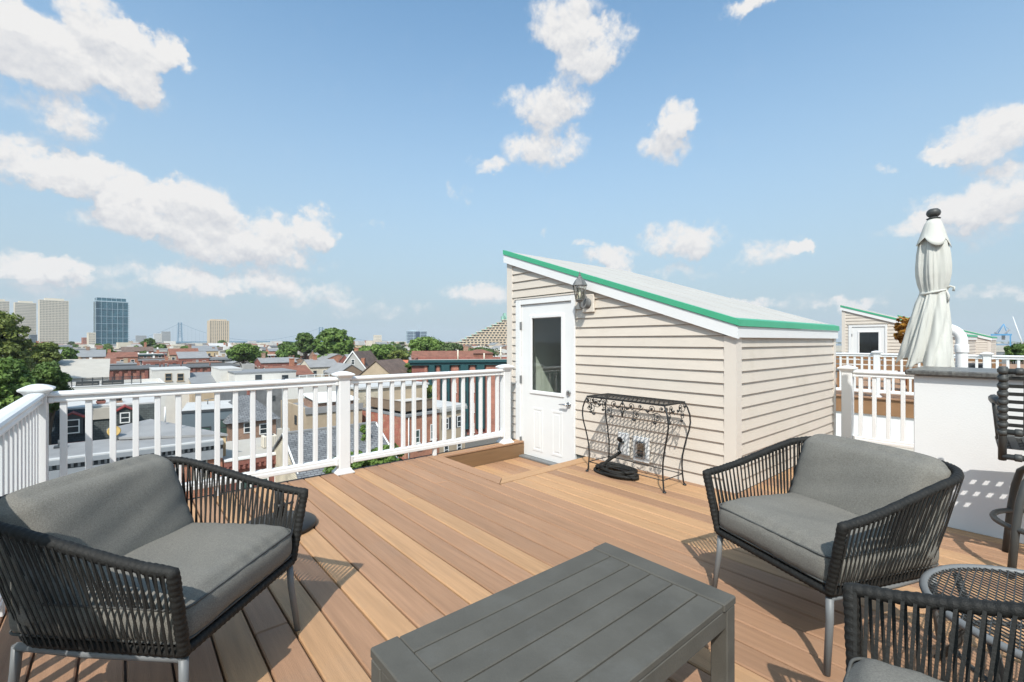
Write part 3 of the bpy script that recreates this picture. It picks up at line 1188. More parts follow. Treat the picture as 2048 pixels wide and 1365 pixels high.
hm = MB().tube(hs, lambda i: .0155 + .0014 * (i % 2), 7)
tag(hm.build('garden_hose', 'dark_rope'), 'black ribbed garden hose coiled on the deck under the iron console table', 'hose')

# ================================================================== BAR
bar = thing('bar_counter', 'white panelled outdoor bar counter with dark granite top', 'bar counter', (4.40, -1.0, 0))
MB().box(0, -1.6, 0.0, .62, 1.655, 1.052, .004).build('bar_front', 'white_stucco', bar)
b = MB().box(-.045, -1.64, 1.055, .66, 1.70, 1.092, .008)
b.build('countertop', 'granite', bar)
MB().box(.05, -1.58, .99, .6, 1.6, 1.054).build('substrate', 'black', bar)

# ================================================================== CLOSED UMBRELLA behind the bar
um = thing('patio_umbrella', 'closed cream patio umbrella tied at the waist behind the bar', 'umbrella', (5.62, .70, 0))
MB().lathe([(.24, .0), (.24, .03), (.20, .055), (.05, .07), (.035, .30)], 24).build('umbrella_base', 'charcoal_metal', um)
MB().bar((0, 0, .05), (0, 0, 2.36), .022, 10).build('pole', 'charcoal_metal', um)
UK = .76
prof = [(2.36, .06), (2.28, .10), (2.18, .132), (2.08, .150), (1.98, .158), (1.90, .155), (1.82, .140), (1.77, .124), (1.75, .118), (1.72, .122), (1.65, .145), (1.55, .170), (1.42, .198), (1.28, .225), (1.14, .250), (1.06, .262)]
zs = []
for i in range(len(prof) - 1):
    for k in range(4):
        s = k / 4
        zs.append((prof[i][0] * (1 - s) + prof[i + 1][0] * s, UK * (prof[i][1] * (1 - s) + prof[i + 1][1] * s)))
zs.append((prof[-1][0], prof[-1][1] * UK))
nn = 144
b = MB()
pts, fs = [], []
for i, (z, r) in enumerate(zs):
    low = max(0, (1.75 - z) / .7)
    for j in range(nn):
        th = 2 * pi * j / nn
        tw = .55 * low
        q = 5 * (th + tw) + .9 * sin(2 * th + 1) + .5 * sin(3 * th + 4)
        fold = 1 - abs(cos(q / 2)) ** 5
        fold -= .35 * (abs(sin(q * 1.5 + .7)) ** 9)
        fold2 = .5 + .5 * cos(3 * (th + tw * .6) + 1.0)
        amp = .20 if z > 1.75 else .20 + .12 * low
        waist = math.exp(-((z - 1.75) / .05) ** 2)
        R = r * (1 + .08 * fold2) * (1 - amp * (1 - fold) * (1 - .3 * waist))
        R += .003 * sin(19 * th + z * 7) * (1 - waist)
        cxo = -.055 * low
        zz = z
        if i >= len(zs) - 6:
            e = (i - (len(zs) - 6)) / 5
            zz = z + e * (.06 * (1 - fold) - .05 * cos(th + 2.2) + .015 * sin(7 * th))
        # image-left at the bar is world +Y: the skirt leans that way
        pts.append((R * cos(th), R * sin(th) - cxo, zz))
for i in range(len(zs) - 1):
    for j in range(nn):
        j2 = (j + 1) % nn
        fs.append((i * nn + j, (i + 1) * nn + j, (i + 1) * nn + j2, i * nn + j2))
b.add(pts, fs, True)
cv = b.build('canopy', 'canvas', um)
md = cv.modifiers.new('thick', 'SOLIDIFY')
md.thickness = .004
b = MB()
pts, fs = [], []
vz = [(2.41, .052), (2.36, .085), (2.31, .108), (2.26, .130), (2.21, .158), (2.19, .172)]
for i, (z, r) in enumerate(vz):
    r *= UK
    for j in range(nn):
        th = 2 * pi * j / nn
        f = i / (len(vz) - 1)
        cr_ = abs(cos(2.5 * th + .9 + .3 * sin(th)))
        R = r * (1 - .20 * f * (1 - cr_ ** .6) + .08 * f * cos(2 * th))
        zz = z - f * f * .075 * (cr_ - .5) + .02 * f * sin(th)
        pts.append((R * cos(th), R * sin(th), zz))
for i in range(len(vz) - 1):
    for j in range(nn):
        j2 = (j + 1) % nn
        fs.append((i * nn + j, (i + 1) * nn + j, (i + 1) * nn + j2, i * nn + j2))
b.add(pts, fs, True)
vc = b.build('vent_cap', 'canvas', um)
md = vc.modifiers.new('thick', 'SOLIDIFY')
md.thickness = .004
b = MB()
b.lathe([(.050, 2.408), (.051, 2.413), (.036, 2.420), (.026, 2.424), (.036, 2.430), (.047, 2.442), (.052, 2.460), (.048, 2.480), (.032, 2.497), (.001, 2.504)], 20)
b.build('finial', 'charcoal_metal', um)
b = MB()
b.tube([(.090 * cos(t), .090 * sin(t), 1.745 + .02 * sin(t * 1.0 + 2.6)) for t in [2 * pi * k / 40 for k in range(40)]], .011, 6, closed=True)
b.tube([(-.02, -.085, 1.765), (-.03, -.115, 1.785), (-.035, -.14, 1.775), (-.03, -.135, 1.74)], .010, 5)
b.tube([(-.03, -.088, 1.75), (-.04, -.105, 1.70), (-.04, -.10, 1.65)], .009, 5)
b.build('tie_strap', 'canvas', um)

# ---- white vent pipe
vp = thing('vent_pipe', 'white plastic vent pipe with a bent top behind the closed umbrella', 'vent pipe', (7.62, .70, -.9))
b = MB()
p = [(0, 0, 0), (0, 0, 2.18)]
for k in range(11):
    a = pi * .62 * k / 10
    p.append((-.02 * (1 - cos(a)), .16 * (1 - cos(a)), 2.20 + .16 * sin(a)))
b.tube(p, .055, 16)
b.build('pipe', 'pvc', vp)
MB().lathe([(.062, 2.06), (.064, 2.07), (.064, 2.15), (.062, 2.16)], 18).build('coupling', 'pvc', vp)
# ================================================================== ROPE ARMCHAIRS
def smooth_u(hw_f, hw_b, xf, xb, r, n):
    """a U in plan from the front end of one arm round the back to the other; front is +x"""
    pts = []
    P0, P1 = Vector((xf, hw_f)), Vector((xb + r, hw_b))
    for k in range(24):
        pts.append(P0.lerp(P1, k / 24))
    for k in range(16):
        a = pi / 2 + (pi / 2) * k / 16
        pts.append(Vector((xb + r + r * cos(a), hw_b - r + r * sin(a))))
    half = list(pts)
    Q0 = Vector((xb, hw_b - r))
    for k in range(13):
        t = k / 12
        half.append(Vector((xb - .012 * sin(pi * t), Q0.y * (1 - 2 * t))))
    full = half + [Vector((p.x, -p.y)) for p in pts[::-1]]
    # resample evenly
    L_ = [0]
    for i in range(1, len(full)):
        L_.append(L_[-1] + (full[i] - full[i - 1]).length)
    out = []
    j = 0
    for i in range(n):
        s = L_[-1] * i / (n - 1)
        while j < len(L_) - 2 and L_[j + 1] < s:
            j += 1
        t = (s - L_[j]) / max(1e-9, L_[j + 1] - L_[j])
        out.append(full[j].lerp(full[j + 1], min(1, max(0, t))))
    return out


def cushion(w, d, t, r=.05, puff=.02, nx=36, ny=36, nz=8, seed=1):
    """soft box centred on the origin: x depth d, y width w, z thickness t"""
    rr = random.Random(seed)
    ph = [rr.uniform(0, 6) for _ in range(6)]
    n = (nx, ny, nz)
    pts, idx, fs = [], {}, []

    def P(i, j, k):
        key = (i, j, k)
        if key in idx:
            return idx[key]
        a = [2 * i / nx - 1, 2 * j / ny - 1, 2 * k / nz - 1]
        h = (d / 2, w / 2, t / 2)
        p = [a[q] * h[q] for q in range(3)]
        core = [max(-(h[q] - r), min(h[q] - r, p[q])) for q in range(3)]
        dv = Vector([p[q] - core[q] for q in range(3)])
        if dv.length > 1e-6:
            # keep the rounded rim
            mx_ = max(abs(dv.x), abs(dv.y), abs(dv.z))
            dv = dv.normalized() * r * (mx_ / r)
        q = Vector(core) + dv
        ex = (1 - a[0] ** 4) * (1 - a[1] ** 4)
        q.z += a[2] * puff * ex
        q.x += a[0] * puff * .5 * (1 - a[1] ** 4) * (1 - a[2] ** 2)
        q.y += a[1] * puff * .5 * (1 - a[0] ** 4) * (1 - a[2] ** 2)
        q.z += .003 * sin(a[0] * 5 + ph[0]) * sin(a[1] * 4 + ph[1]) + .0016 * sin(a[0] * 13 + ph[2] + a[1] * 6) * ex
        for (u_, v_, p_) in ((0, 1, 0), (1, 0, 3)):
            ed = math.exp(-(1 - abs(a[u_])) / .16)
            q.z += .0035 * ed * sin(a[v_] * 19 + ph[p_] + 3 * sin(a[v_] * 4 + ph[4])) * a[2] * (1 - a[v_] ** 6)
            q[u_] -= .006 * (1 - a[v_] ** 2) * (abs(a[2]) ** 2) * a[u_] * .3
        q.z -= .010 * math.exp(-((a[0] - .05) ** 2 + (a[1] + .08) ** 2) / .18) * (a[2] > 0)
        idx[key] = len(pts)
        pts.append(q)
        return idx[key]
    for i in range(nx):
        for j in range(ny):
            fs.append((P(i, j, 0), P(i, j + 1, 0), P(i + 1, j + 1, 0), P(i + 1, j, 0)))
            fs.append((P(i, j, nz), P(i + 1, j, nz), P(i + 1, j + 1, nz), P(i, j + 1, nz)))
    for i in range(nx):
        for k in range(nz):
            fs.append((P(i, 0, k), P(i + 1, 0, k), P(i + 1, 0, k + 1), P(i, 0, k + 1)))
            fs.append((P(i, ny, k), P(i, ny, k + 1), P(i + 1, ny, k + 1), P(i + 1, ny, k)))
    for j in range(ny):
        for k in range(nz):
            fs.append((P(0, j, k), P(0, j, k + 1), P(0, j + 1, k + 1), P(0, j + 1, k)))
            fs.append((P(nx, j, k), P(nx, j + 1, k), P(nx, j + 1, k + 1), P(nx, j, k + 1)))
    b = MB()
    b.add(pts, fs, True)
    return b


def rim_path(w, d, r, z, n=56, bulge=0.0):
    pts = []
    for (cx_, cy_, a0) in ((d / 2 - r, w / 2 - r, 0), (-d / 2 + r, w / 2 - r, pi / 2), (-d / 2 + r, -w / 2 + r, pi), (d / 2 - r, -w / 2 + r, 3 * pi / 2)):
        for k in range(7):
            a = a0 + pi / 2 * k / 6
            pts.append(Vector((cx_ + r * cos(a), cy_ + r * sin(a), z)))
    return pts


def make_chair(name, label):
    root = thing(name, label, 'armchair', (0, 0, 0), 0, 'black rope armchairs with grey cushions')
    XF, XB = .38, -.38
    HW = .372
    N_ = 201
    top = smooth_u(HW, HW + .012, XF, XB, .19, N_)
    bot = smooth_u(.305, .300, XF - .02, XB + .09, .15, N_)
    zt = lambda x: .600 + .145 * (lambda s: s * s * (3 - 2 * s) * .55 + s * .45)(max(0, min(1, (XF - x) / (XF - XB - .03))))
    T = [Vector((p.x, p.y, zt(p.x))) for p in top]
    B = [Vector((p.x, p.y, .315)) for p in bot]
    # wrapped arm and back rail, with its front posts
    path = [B[0].lerp(T[0], k / 14) for k in range(14)] + T + [T[-1].lerp(B[-1], k / 14) for k in range(1, 15)]
    fine = []
    for i in range(len(path) - 1):
        ln = (path[i + 1] - path[i]).length
        k = max(1, round(ln / .0055))
        for j in range(k):
            fine.append(path[i].lerp(path[i + 1], j / k))
    fine.append(path[-1])
    MB().tube(fine, lambda i: .0175 + .0016 * ((i % 4) in (0, 1)) + .0007 * sin(i * .37), 9).build('arm_rail', 'dark_rope', root)
    fr = []
    ring = B + [B[-1].lerp(B[0], k / 40) for k in range(1, 40)]
    for i in range(len(ring)):
        a, c = ring[i], ring[(i + 1) % len(ring)]
        k = max(1, round((c - a).length / .007))
        for j in range(k):
            fr.append(a.lerp(c, j / k))
    MB().tube(fr, lambda i: .0165 + .002 * ((i % 3) == 0), 7, closed=True).build('seat_rail', 'dark_rope', root)
    # straps: an outer and an inner run, each strap flat
    ns = 84
    for lay in (0, 1):
        for i in range(ns):
            s = (i + .5 + .16 * lay) / (ns + .16)
            sb = s + (.0075 if lay else -.0045) + rnd.uniform(-.0012, .0012)
            it, ib = s * (N_ - 1), max(0, min(1, sb)) * (N_ - 1)

            def ev(A, f):
                k = min(N_ - 2, int(f))
                return A[k].lerp(A[k + 1], f - k)
            a, c = ev(T, it), ev(B, ib)
            k = min(N_ - 2, int(it))
            tg = (T[k + 1] - T[k]).normalized()
            nr = Vector((tg.y, -tg.x, 0)).normalized()     # points in or out, flipped below
            if nr.dot(Vector((a.x, a.y, 0))) < 0:
                nr = -nr
            off = .0185 if lay == 0 else -.016
            a = a + nr * off
            c = c + nr * off
            w = .0042
            mid = a.lerp(c, .5) + nr * (.002 * (1 if lay == 0 else -1))
            tw = rnd.uniform(-.35, .35)
            P = []
            for q, f in ((a, 0), (mid, .5), (c, 1)):
                t2 = (tg * cos(tw * f) + nr * sin(tw * f)) * w
                n2 = nr * .0011
                P += [q - t2 - n2, q + t2 - n2, q + t2 + n2, q - t2 + n2]
            b = MB()
            b.add(P, [(0, 1, 5, 4), (1, 2, 6, 5), (2, 3, 7, 6), (3, 0, 4, 7), (4, 5, 9, 8), (5, 6, 10, 9), (6, 7, 11, 10), (7, 4, 8, 11)])
            b.build('strap', 'strap', root)
    # grey base frame and legs
    for sg in (-1, 1):
        gp = [(XF - .03, sg * .297, .287), (0, sg * .301, .287), (XB + .13, sg * .287, .287)]
        MB().tube(gp, .0125, 8).build('base_bar', 'grey_metal', root)
    for sx, sy in ((1, 1), (1, -1), (-1, 1), (-1, -1)):
        tx, ty = (XF - .028, .298) if sx > 0 else (XB + .13, .285)
        b = MB().tube([(tx, ty * sy, .29), (tx + .004 * sx, (ty + .004) * sy, .2), (tx + .03 * sx, (ty + .012) * sy, .001)], lambda i: (.0145, .014, .0125)[i], 10)
        b.build('leg', 'grey_metal', root)
    # cushions
    sc = cushion(.640, .64, .155, .055, .024, seed=2).build('seat_cushion', 'fabric', root, (.050, 0, .398))
    MB().tube(rim_path(.634, .634, .05, .052), .0042, 6, closed=True).build('piping', 'piping', sc)
    MB().tube(rim_path(.634, .634, .05, -.052), .0042, 6, closed=True).build('piping', 'piping', sc)
    bc = cushion(.655, .46, .15, .068, .038, seed=5)
    bk = bc.build('back_cushion', 'fabric', root, (-.215, 0, .562))
    bk.rotation_euler = (0, radians(68), 0)
    MB().tube(rim_path(.646, .452, .066, .0), .0045, 6, closed=True).build('piping', 'piping', bk)
    # slats under the seat
    b = MB()
    for k in range(9):
        xx = -.22 + k * .065
        b.box(xx, -.285, .305, xx + .03, .285, .311)
    b.build('seat_webbing', 'strap', root)
    return root


def place(o, corner, ang, side):
    """put the front corner of the chair (side +1: the sitter's left arm) at a spot, facing ang"""
    f = Vector((cos(ang), sin(ang)))
    l = Vector((-sin(ang), cos(ang)))
    c = Vector(corner) - f * .38 - l * (.372 * side)
    o.location = (c.x, c.y, 0)
    o.rotation_euler = (0, 0, ang)


ch = make_chair('armchair', 'black rope armchair with grey cushions in front of the long white railing')
place(ch, (.649, 2.245), atan2(-.711, .704), 1)
ch2 = copy_tree(ch)
ch2['label'] = 'black rope armchair with grey cushions facing sideways between the siding shed and the white bar'
place(ch2, (2.069, .512), atan2(.402, -.916), 1)
ch3 = copy_tree(ch)
ch3['label'] = 'black rope armchair cut off at the picture corner, only one arm and cushion tip showing'
place(ch3, (1.571, .371), radians(97), -1)

# ================================================================== COFFEE TABLE
ct = thing('coffee_table', 'low charcoal slatted outdoor coffee table between the armchairs', 'coffee table', (1.105, 1.01, 0))
hx, hy, TZ = .548, .283, .402
for sx in (-1, 1):
    MB().box(sx * hx, -hy - .004, TZ - .030, sx * (hx - .088), hy + .004, TZ, .004).build('end_board', 'table_grey', ct)
sw = (2 * hy - 5 * .0055) / 6
for k in range(6):
    y0 = -hy + k * (sw + .0055)
    MB().box(-(hx - .091), y0, TZ - .026, hx - .091, y0 + sw, TZ - .003, .003).build('slat', 'table_grey', ct)
for sy in (-1, 1):
    MB().box(-(hx - .062), sy * (hy - .002), TZ - .092, hx - .062, sy * (hy - .034), TZ - .030, .003).build('apron', 'table_grey', ct)
for sx in (-1, 1):
    MB().box(sx * (hx - .004), -(hy - .062), TZ - .092, sx * (hx - .036), hy - .062, TZ - .032, .003).build('apron', 'table_grey', ct)
    for sy in (-1, 1):
        MB().box(sx * (hx - .001), sy * (hy + .001), 0, sx * (hx - .060), sy * (hy - .060), TZ - .0305, .004).build('leg', 'table_grey', ct)
for sy in (-.11, .11):
    MB().box(-(hx - .095), sy - .02, TZ - .05, hx - .095, sy + .02, TZ - .0265).build('slat_support', 'table_grey', ct)

# ================================================================== ROUND MESH TABLE
mt_ = thing('mesh_table', 'round grey metal side table with open diamond mesh top', 'side table', (2.33, -.06, 0))
R_, Z_ = .375, .395
MB().tube([(R_ * cos(2 * pi * k / 56), R_ * sin(2 * pi * k / 56), Z_) for k in range(56)], .0135, 8, closed=True).build('rim', 'grey_metal', mt_)
b = MB()
sp, wd = .021, .0017
for ang in (radians(28), radians(-28)):
    ca, sa = cos(ang + .5), sin(ang + .5)
    n = int(R_ / sp)
    for k in range(-n, n + 1):
        o_ = k * sp
        h = sqrt(max(0, (R_ - .01) ** 2 - o_ ** 2))
        if h < .03:
            continue
        p0 = Vector((-sa * o_ - ca * h, ca * o_ - sa * h, Z_ + .004))
        p1 = Vector((-sa * o_ + ca * h, ca * o_ + sa * h, Z_ + .004))
        n_ = Vector((-sa, ca, 0)) * wd
        dz = Vector((0, 0, .0022))
        b.hexa([p0 - n_ - dz, p1 - n_ - dz, p1 + n_ - dz, p0 + n_ - dz, p0 - n_ + dz, p1 - n_ + dz, p1 + n_ + dz, p0 + n_ + dz])
b.build('mesh_top', 'charcoal_metal', mt_)
for k in range(4):
    a = pi / 4 + k * pi / 2 + .25
    c_, s_ = cos(a), sin(a)
    MB().tube([((R_ - .02) * c_, (R_ - .02) * s_, Z_ - .01), ((R_ - .06) * c_, (R_ - .06) * s_, .26), ((R_ - .02) * c_, (R_ - .02) * s_, .10), ((R_ + .05) * c_, (R_ + .05) * s_, .002)], .0135, 8).build('leg', 'charcoal_metal', mt_)
MB().tube([((R_ - .075) * cos(2 * pi * k / 40), (R_ - .075) * sin(2 * pi * k / 40), .22) for k in range(40)], .009, 6, closed=True).build('ring_brace', 'charcoal_metal', mt_)
b = MB()
for a in (.25, .25 + pi / 2):
    b.bar((-(R_) * cos(a), -(R_) * sin(a), Z_ - .012), (R_ * cos(a), R_ * sin(a), Z_ - .012), .008, 6)
b.build('top_brace', 'charcoal_metal', mt_)

# ================================================================== BAR STOOL (woven, swivel, ring foot)
bs = thing('bar_stool', 'dark woven strap swivel bar stool pulled up to the white bar', 'bar stool', (3.965, -.055, 0), radians(5))
bk_x, hw = -.235, .255
for sy in (-1, 1):
    b = MB()
    b.tube([(bk_x + .03, sy * hw, .64), (bk_x, sy * hw, .80), (bk_x - .03, sy * hw, 1.0), (bk_x - .05, sy * hw, 1.16)], .0175, 10)
    for k in range(9):
        s = k / 8
        z = .80 + s * .34
        x_ = bk_x - .05 * s
        b.tube([(x_ + .003, sy * hw, z - .014), (x_, sy * hw, z - .008), (x_, sy * hw, z + .008), (x_ - .003, sy * hw, z + .014)], lambda i: (.019, .0235, .0235, .019)[i], 9)
    b.build('back_post', 'charcoal_metal', bs)
for z, x_ in ((1.135, bk_x - .047), (.80, bk_x), (.66, bk_x + .02)):
    b = MB().bar((x_, -hw, z), (x_, hw, z), .016, 9)
    for k in range(9):
        y_ = -hw + .06 + k * (2 * hw - .12) / 8
        b.tube([(x_, y_ - .016, z), (x_, y_ - .012, z), (x_, y_ + .012, z), (x_, y_ + .016, z)], lambda i: (.016, .021, .021, .016)[i], 9)
    b.build('back_rail', 'charcoal_metal', bs)
for k in range(7):
    z = .84 + k * .043
    x_ = bk_x - .05 * (z - .8) / .36
    MB().box(x_ - .004, -hw, z - .0095, x_ + .002, hw, z + .0095).build('back_strap', 'strap', bs)
for k in range(4):
    y_ = -hw + .09 + k * (2 * hw - .18) / 3
    b = MB()
    b.hexa([(bk_x + .004, y_ - .014, .80), (bk_x + .009, y_ - .014, .80), (bk_x + .009, y_ + .014, .80), (bk_x + .004, y_ + .014, .80),
            (bk_x - .046, y_ - .014, 1.14), (bk_x - .041, y_ - .014, 1.14), (bk_x - .041, y_ + .014, 1.14), (bk_x - .046, y_ + .014, 1.14)])
    b.build('back_strap', 'strap', bs)
MB().tube([(bk_x + .02, -hw, .70), (.22, -hw, .70), (.25, -hw + .03, .70), (.25, hw - .03, .70), (.22, hw, .70), (bk_x + .02, hw, .70)], .0165, 8).build('seat_frame', 'charcoal_metal', bs)
for k in range(8):
    x_ = bk_x + .05 + k * .058
    MB().box(x_, -hw, .700, x_ + .033, hw, .704).build('seat_strap', 'strap', bs)
for k in range(8):
    y_ = -hw + .035 + k * .058
    MB().box(bk_x + .02, y_, .7045, .24, y_ + .033, .708).build('seat_strap', 'strap', bs)
for sy in (-1, 1):
    MB().tube([(bk_x - .02, sy * hw, .95), (bk_x + .1, sy * (hw + .02), .965), (bk_x + .30, sy * (hw + .025), .955), (bk_x + .37, sy * (hw + .02), .93)], lambda i: (.017, .021, .025, .02)[i], 9).build('armrest', 'charcoal_metal', bs)
    MB().tube([(bk_x + .32, sy * (hw + .02), .94), (bk_x + .34, sy * (hw + .012), .85), (bk_x + .30, sy * hw, .70)], .015, 8).build('arm_post', 'charcoal_metal', bs)
MB().lathe([(.16, .66), (.16, .675), (.05, .68), (.05, .62), (.03, .60), (.03, .40)], 18).build('swivel_hub', 'charcoal_metal', bs)
rr_ = .285
for k in range(4):
    a = pi / 4 + k * pi / 2
    c_, s_ = cos(a), sin(a)
    MB().tube([(.03 * c_, .03 * s_, .60), (.16 * c_, .16 * s_, .58), (.235 * c_, .235 * s_, .52), (.265 * c_, .265 * s_, .42), (.29 * c_, .29 * s_, .26), (.315 * c_, .315 * s_, .002)], .0185, 9).build('leg', 'charcoal_metal', bs)
MB().tube([(rr_ * cos(2 * pi * k / 48), rr_ * sin(2 * pi * k / 48), .265) for k in range(48)], .0155, 8, closed=True).build('foot_ring', 'charcoal_metal', bs)

# ================================================================== PARASOL BASE
pb = thing('umbrella_base', 'round black umbrella base with an empty pole socket beside the railing armchair', 'umbrella base', (.84, 3.48, 0))
MB().lathe([(.235, .004), (.240, .012), (.240, .030), (.225, .042), (.19, .052), (.06, .068), (.045, .085)], 40).build('weight', 'iron', pb)
MB().lathe([(.031, .08), (.031, .27), (.027, .272), (.027, .15)], 16).build('socket', 'black', pb)
b = MB()
b.lathe([(.036, .14), (.036, .175)], 12)
b.bar((.03, 0, .16), (.075, 0, .16), .006, 6)
b.ball((.082, 0, .16), .013)
b.build('clamp_knob', 'black', pb)

# ================================================================== WROUGHT IRON CONSOLE TABLE
cn = thing('console_table', 'black wrought iron console table with scrolls and lattice top against the siding', 'console table', (3.71, 2.58, 0))
ax, ay, TZ = .165, .425, .752       # half depth (x), half length (y)
b = MB()
for sx in (-1, 1):
    b.box(sx * ax - .006, -ay - .006, TZ - .012, sx * ax + .006, ay + .006, TZ + .004)
for sy in (-1, 1):
    b.box(-ax + .006, sy * ay - .006, TZ - .012, ax - .006, sy * ay + .006, TZ + .004)
b.build('top_frame', 'iron', cn)
b = MB()
sp = .046
for dg in (radians(60), radians(-60)):
    dx, dy = sin(dg), cos(dg)
    k = -30
    while k < 31:
        o_ = k * sp
        # line through (o along y), clipped to the frame
        y0 = o_
        ts = []
        p = Vector((0, y0))
        t0, t1 = -9, 9
        for (pc, dc, lim) in ((0, dx, ax), (y0, dy, ay)):
            if abs(dc) > 1e-6:
                a_, c_ = (-lim - pc) / dc, (lim - pc) / dc
                t0, t1 = max(t0, min(a_, c_)), min(t1, max(a_, c_))
        if t1 - t0 > .02:
            p0 = Vector((dx * t0, y0 + dy * t0, TZ - .002))
            p1 = Vector((dx * t1, y0 + dy * t1, TZ - .002))
            n_ = Vector((-dy, dx, 0)) * .0055
            dz = Vector((0, 0, .0013))
            if dg < 0:
                p0.z += .0032
                p1.z += .0032
            b.hexa([p0 - n_ - dz, p1 - n_ - dz, p1 + n_ - dz, p0 + n_ - dz, p0 - n_ + dz, p1 - n_ + dz, p1 + n_ + dz, p0 + n_ + dz])
        k += 1
b.build('lattice_top', 'iron', cn)
LEGZ = [(.750, .0), (.70, .026), (.64, .045), (.57, .050), (.50, .040), (.42, .018), (.34, .0), (.26, -.014), (.18, -.018), (.10, -.014), (.03, -.006), (.005, .004)]
for sx in (-1, 1):
    for sy in (-1, 1):
        pth = [(sx * (ax + o_ * .35), sy * (ay + o_), z) for z, o_ in LEGZ]
        lg = MB().tube(pth, .0072, 8).build('leg', 'iron', cn)
        MB().lathe([(.016, .0), (.017, .006), (.011, .014)], 10, (pth[-1][0], pth[-1][1], 0)).build('foot', 'iron', lg)
b = MB()
for sx in (-1, 1):
    b.bar((sx * (ax - .005), -ay + .014, .10), (sx * (ax - .005), ay - .014, .10), .0045, 6)
for sy in (-1, 1):
    b.bar((-ax, sy * (ay - .014), .10), (ax, sy * (ay - .014), .10), .0045, 6)
b.build('stretcher', 'iron', cn)


def spiral(c, r0, turns, a0, sgn, to_pt, n=26):
    """scroll in a (s, z) plane"""
    out = []
    for k in range(n):
        f = k / (n - 1)
        a = a0 + sgn * 2 * pi * turns * f
        r = r0 * (1 - .82 * f)
        out.append((c[0] + r * cos(a), c[1] + r * sin(a)))
    return out


def scroll_panel(emit, L_):
    """emit(list of (s,z)), flowers and leaves for a panel of half length L_"""
    curves, blooms, sprigs = [], [], []
    n = max(1, round(L_ / .21))
    stp = L_ / n
    for side in (-1, 1):
        for k in range(n):
            s0 = side * (k * stp + stp * .12)
            s1 = side * (k * stp + stp * .98)
            up = (k % 2 == 0)
            z0, z1 = (-.10, -.055) if up else (-.055, -.12)
            curve = [(s0 + (s1 - s0) * f, z0 + (z1 - z0) * f + .022 * sin(pi * 2 * f) * (1 if up else -1)) for f in [q / 12 for q in range(13)]]
            curves.append(curve)
            for (c, r, a0, sg) in (((s0 + (s1 - s0) * .38, -.045), .036, -pi / 2, 1), ((s0 + (s1 - s0) * .70, -.115), .040, pi / 2, 1), ((s0 + (s1 - s0) * .92, -.040), .028, pi, -1)):
                curves.append(spiral(c, r, 1.25, a0, sg * side, None))
                blooms.append(c)
            sprigs.append((s0 + (s1 - s0) * .55, -.155))
            sprigs.append((s0 + (s1 - s0) * .16, -.06))
            curves.append([(s0 + (s1 - s0) * .5, -.085), (s0 + (s1 - s0) * .53, -.12), (s0 + (s1 - s0) * .55, -.155)])
    emit(curves, blooms, sprigs)


def panel(to3, L_, extra=False):
    b = MB()

    def emit(curves, blooms, sprigs):
        for c in curves:
            b.tube([to3(s, TZ + z) for s, z in c], .0032, 5)
        for s, z in blooms:
            p = to3(s, TZ + z)
            b.ball(p, .0105, 7, 5)
        for s, z in sprigs:
            for k in range(4):
                a = -.9 + .6 * k
                q = to3(s + .018 * sin(a), TZ + z - .016 + .010 * abs(a))
                b.ball(q, .0075, 5, 4, (1, 1, 1.4))
    scroll_panel(emit, L_)
    if extra:
        for sg in (-1, 1):
            b.tube([to3(sg * .022 * sin(f * pi) * (1 + .5 * sin(f * 2 * pi)), TZ - .01 - .15 * f) for f in [q / 14 for q in range(15)]], .0045, 5)
        for k in range(3):
            b.ball(to3(0, TZ - .03 - .045 * k), .010, 6, 5, (1, 1, 1.8))
    return b


panel(lambda s, z: Vector((-ax - .008, s, z)), ay, True).build('scroll_panel', 'iron', cn)
for sy in (-1, 1):
    panel(lambda s, z, sy=sy: Vector((s, sy * (ay + .012), z)), ax).build('scroll_panel', 'iron', cn)
# ================================================================== GROUND, WATER
GZ = -14.0
b = MB()
b.add([(-9000, -3000, GZ), (9000, -3000, GZ), (9000, 9000, GZ), (-9000, 9000, GZ)], [(0, 1, 2, 3)])
structure('ground', b, 'ground')
b = MB()
b.box(-60, 8.2, GZ, 90, 19.0, GZ + .02)
structure('street', b, 'asphalt')
for ya, yb in ((5.4, 8.2), (19.0, 22.4)):
    structure('pavement', MB().box(-60, ya, GZ, 90, yb, GZ + .14), 'pavement')
b = MB()
ring = []
for d in (1120, 2550):
    ring.append([at(u, d, GZ + .4) for u in (-700, -100, 300, 700, 1100, 1500, 1900, 2300, 2900)])
n = len(ring[0])
b.add(ring[0] + ring[1], [(i, i + 1, n + i + 1, n + i) for i in range(n - 1)])
structure('river', b, 'water')
b = MB()
pts = [at(1600, 620, GZ + .6), at(2300, 620, GZ + .6), at(2500, 1500, GZ + .6), at(1600, 1500, GZ + .6)]
b.add(pts, [(0, 1, 2, 3)])
structure('port_ground', b, 'sand')


def facing(u):
    return YAW - math.atan((u - CU) / F) - pi / 2


# ------------------------------------------------------------------ windows
WIN = {}


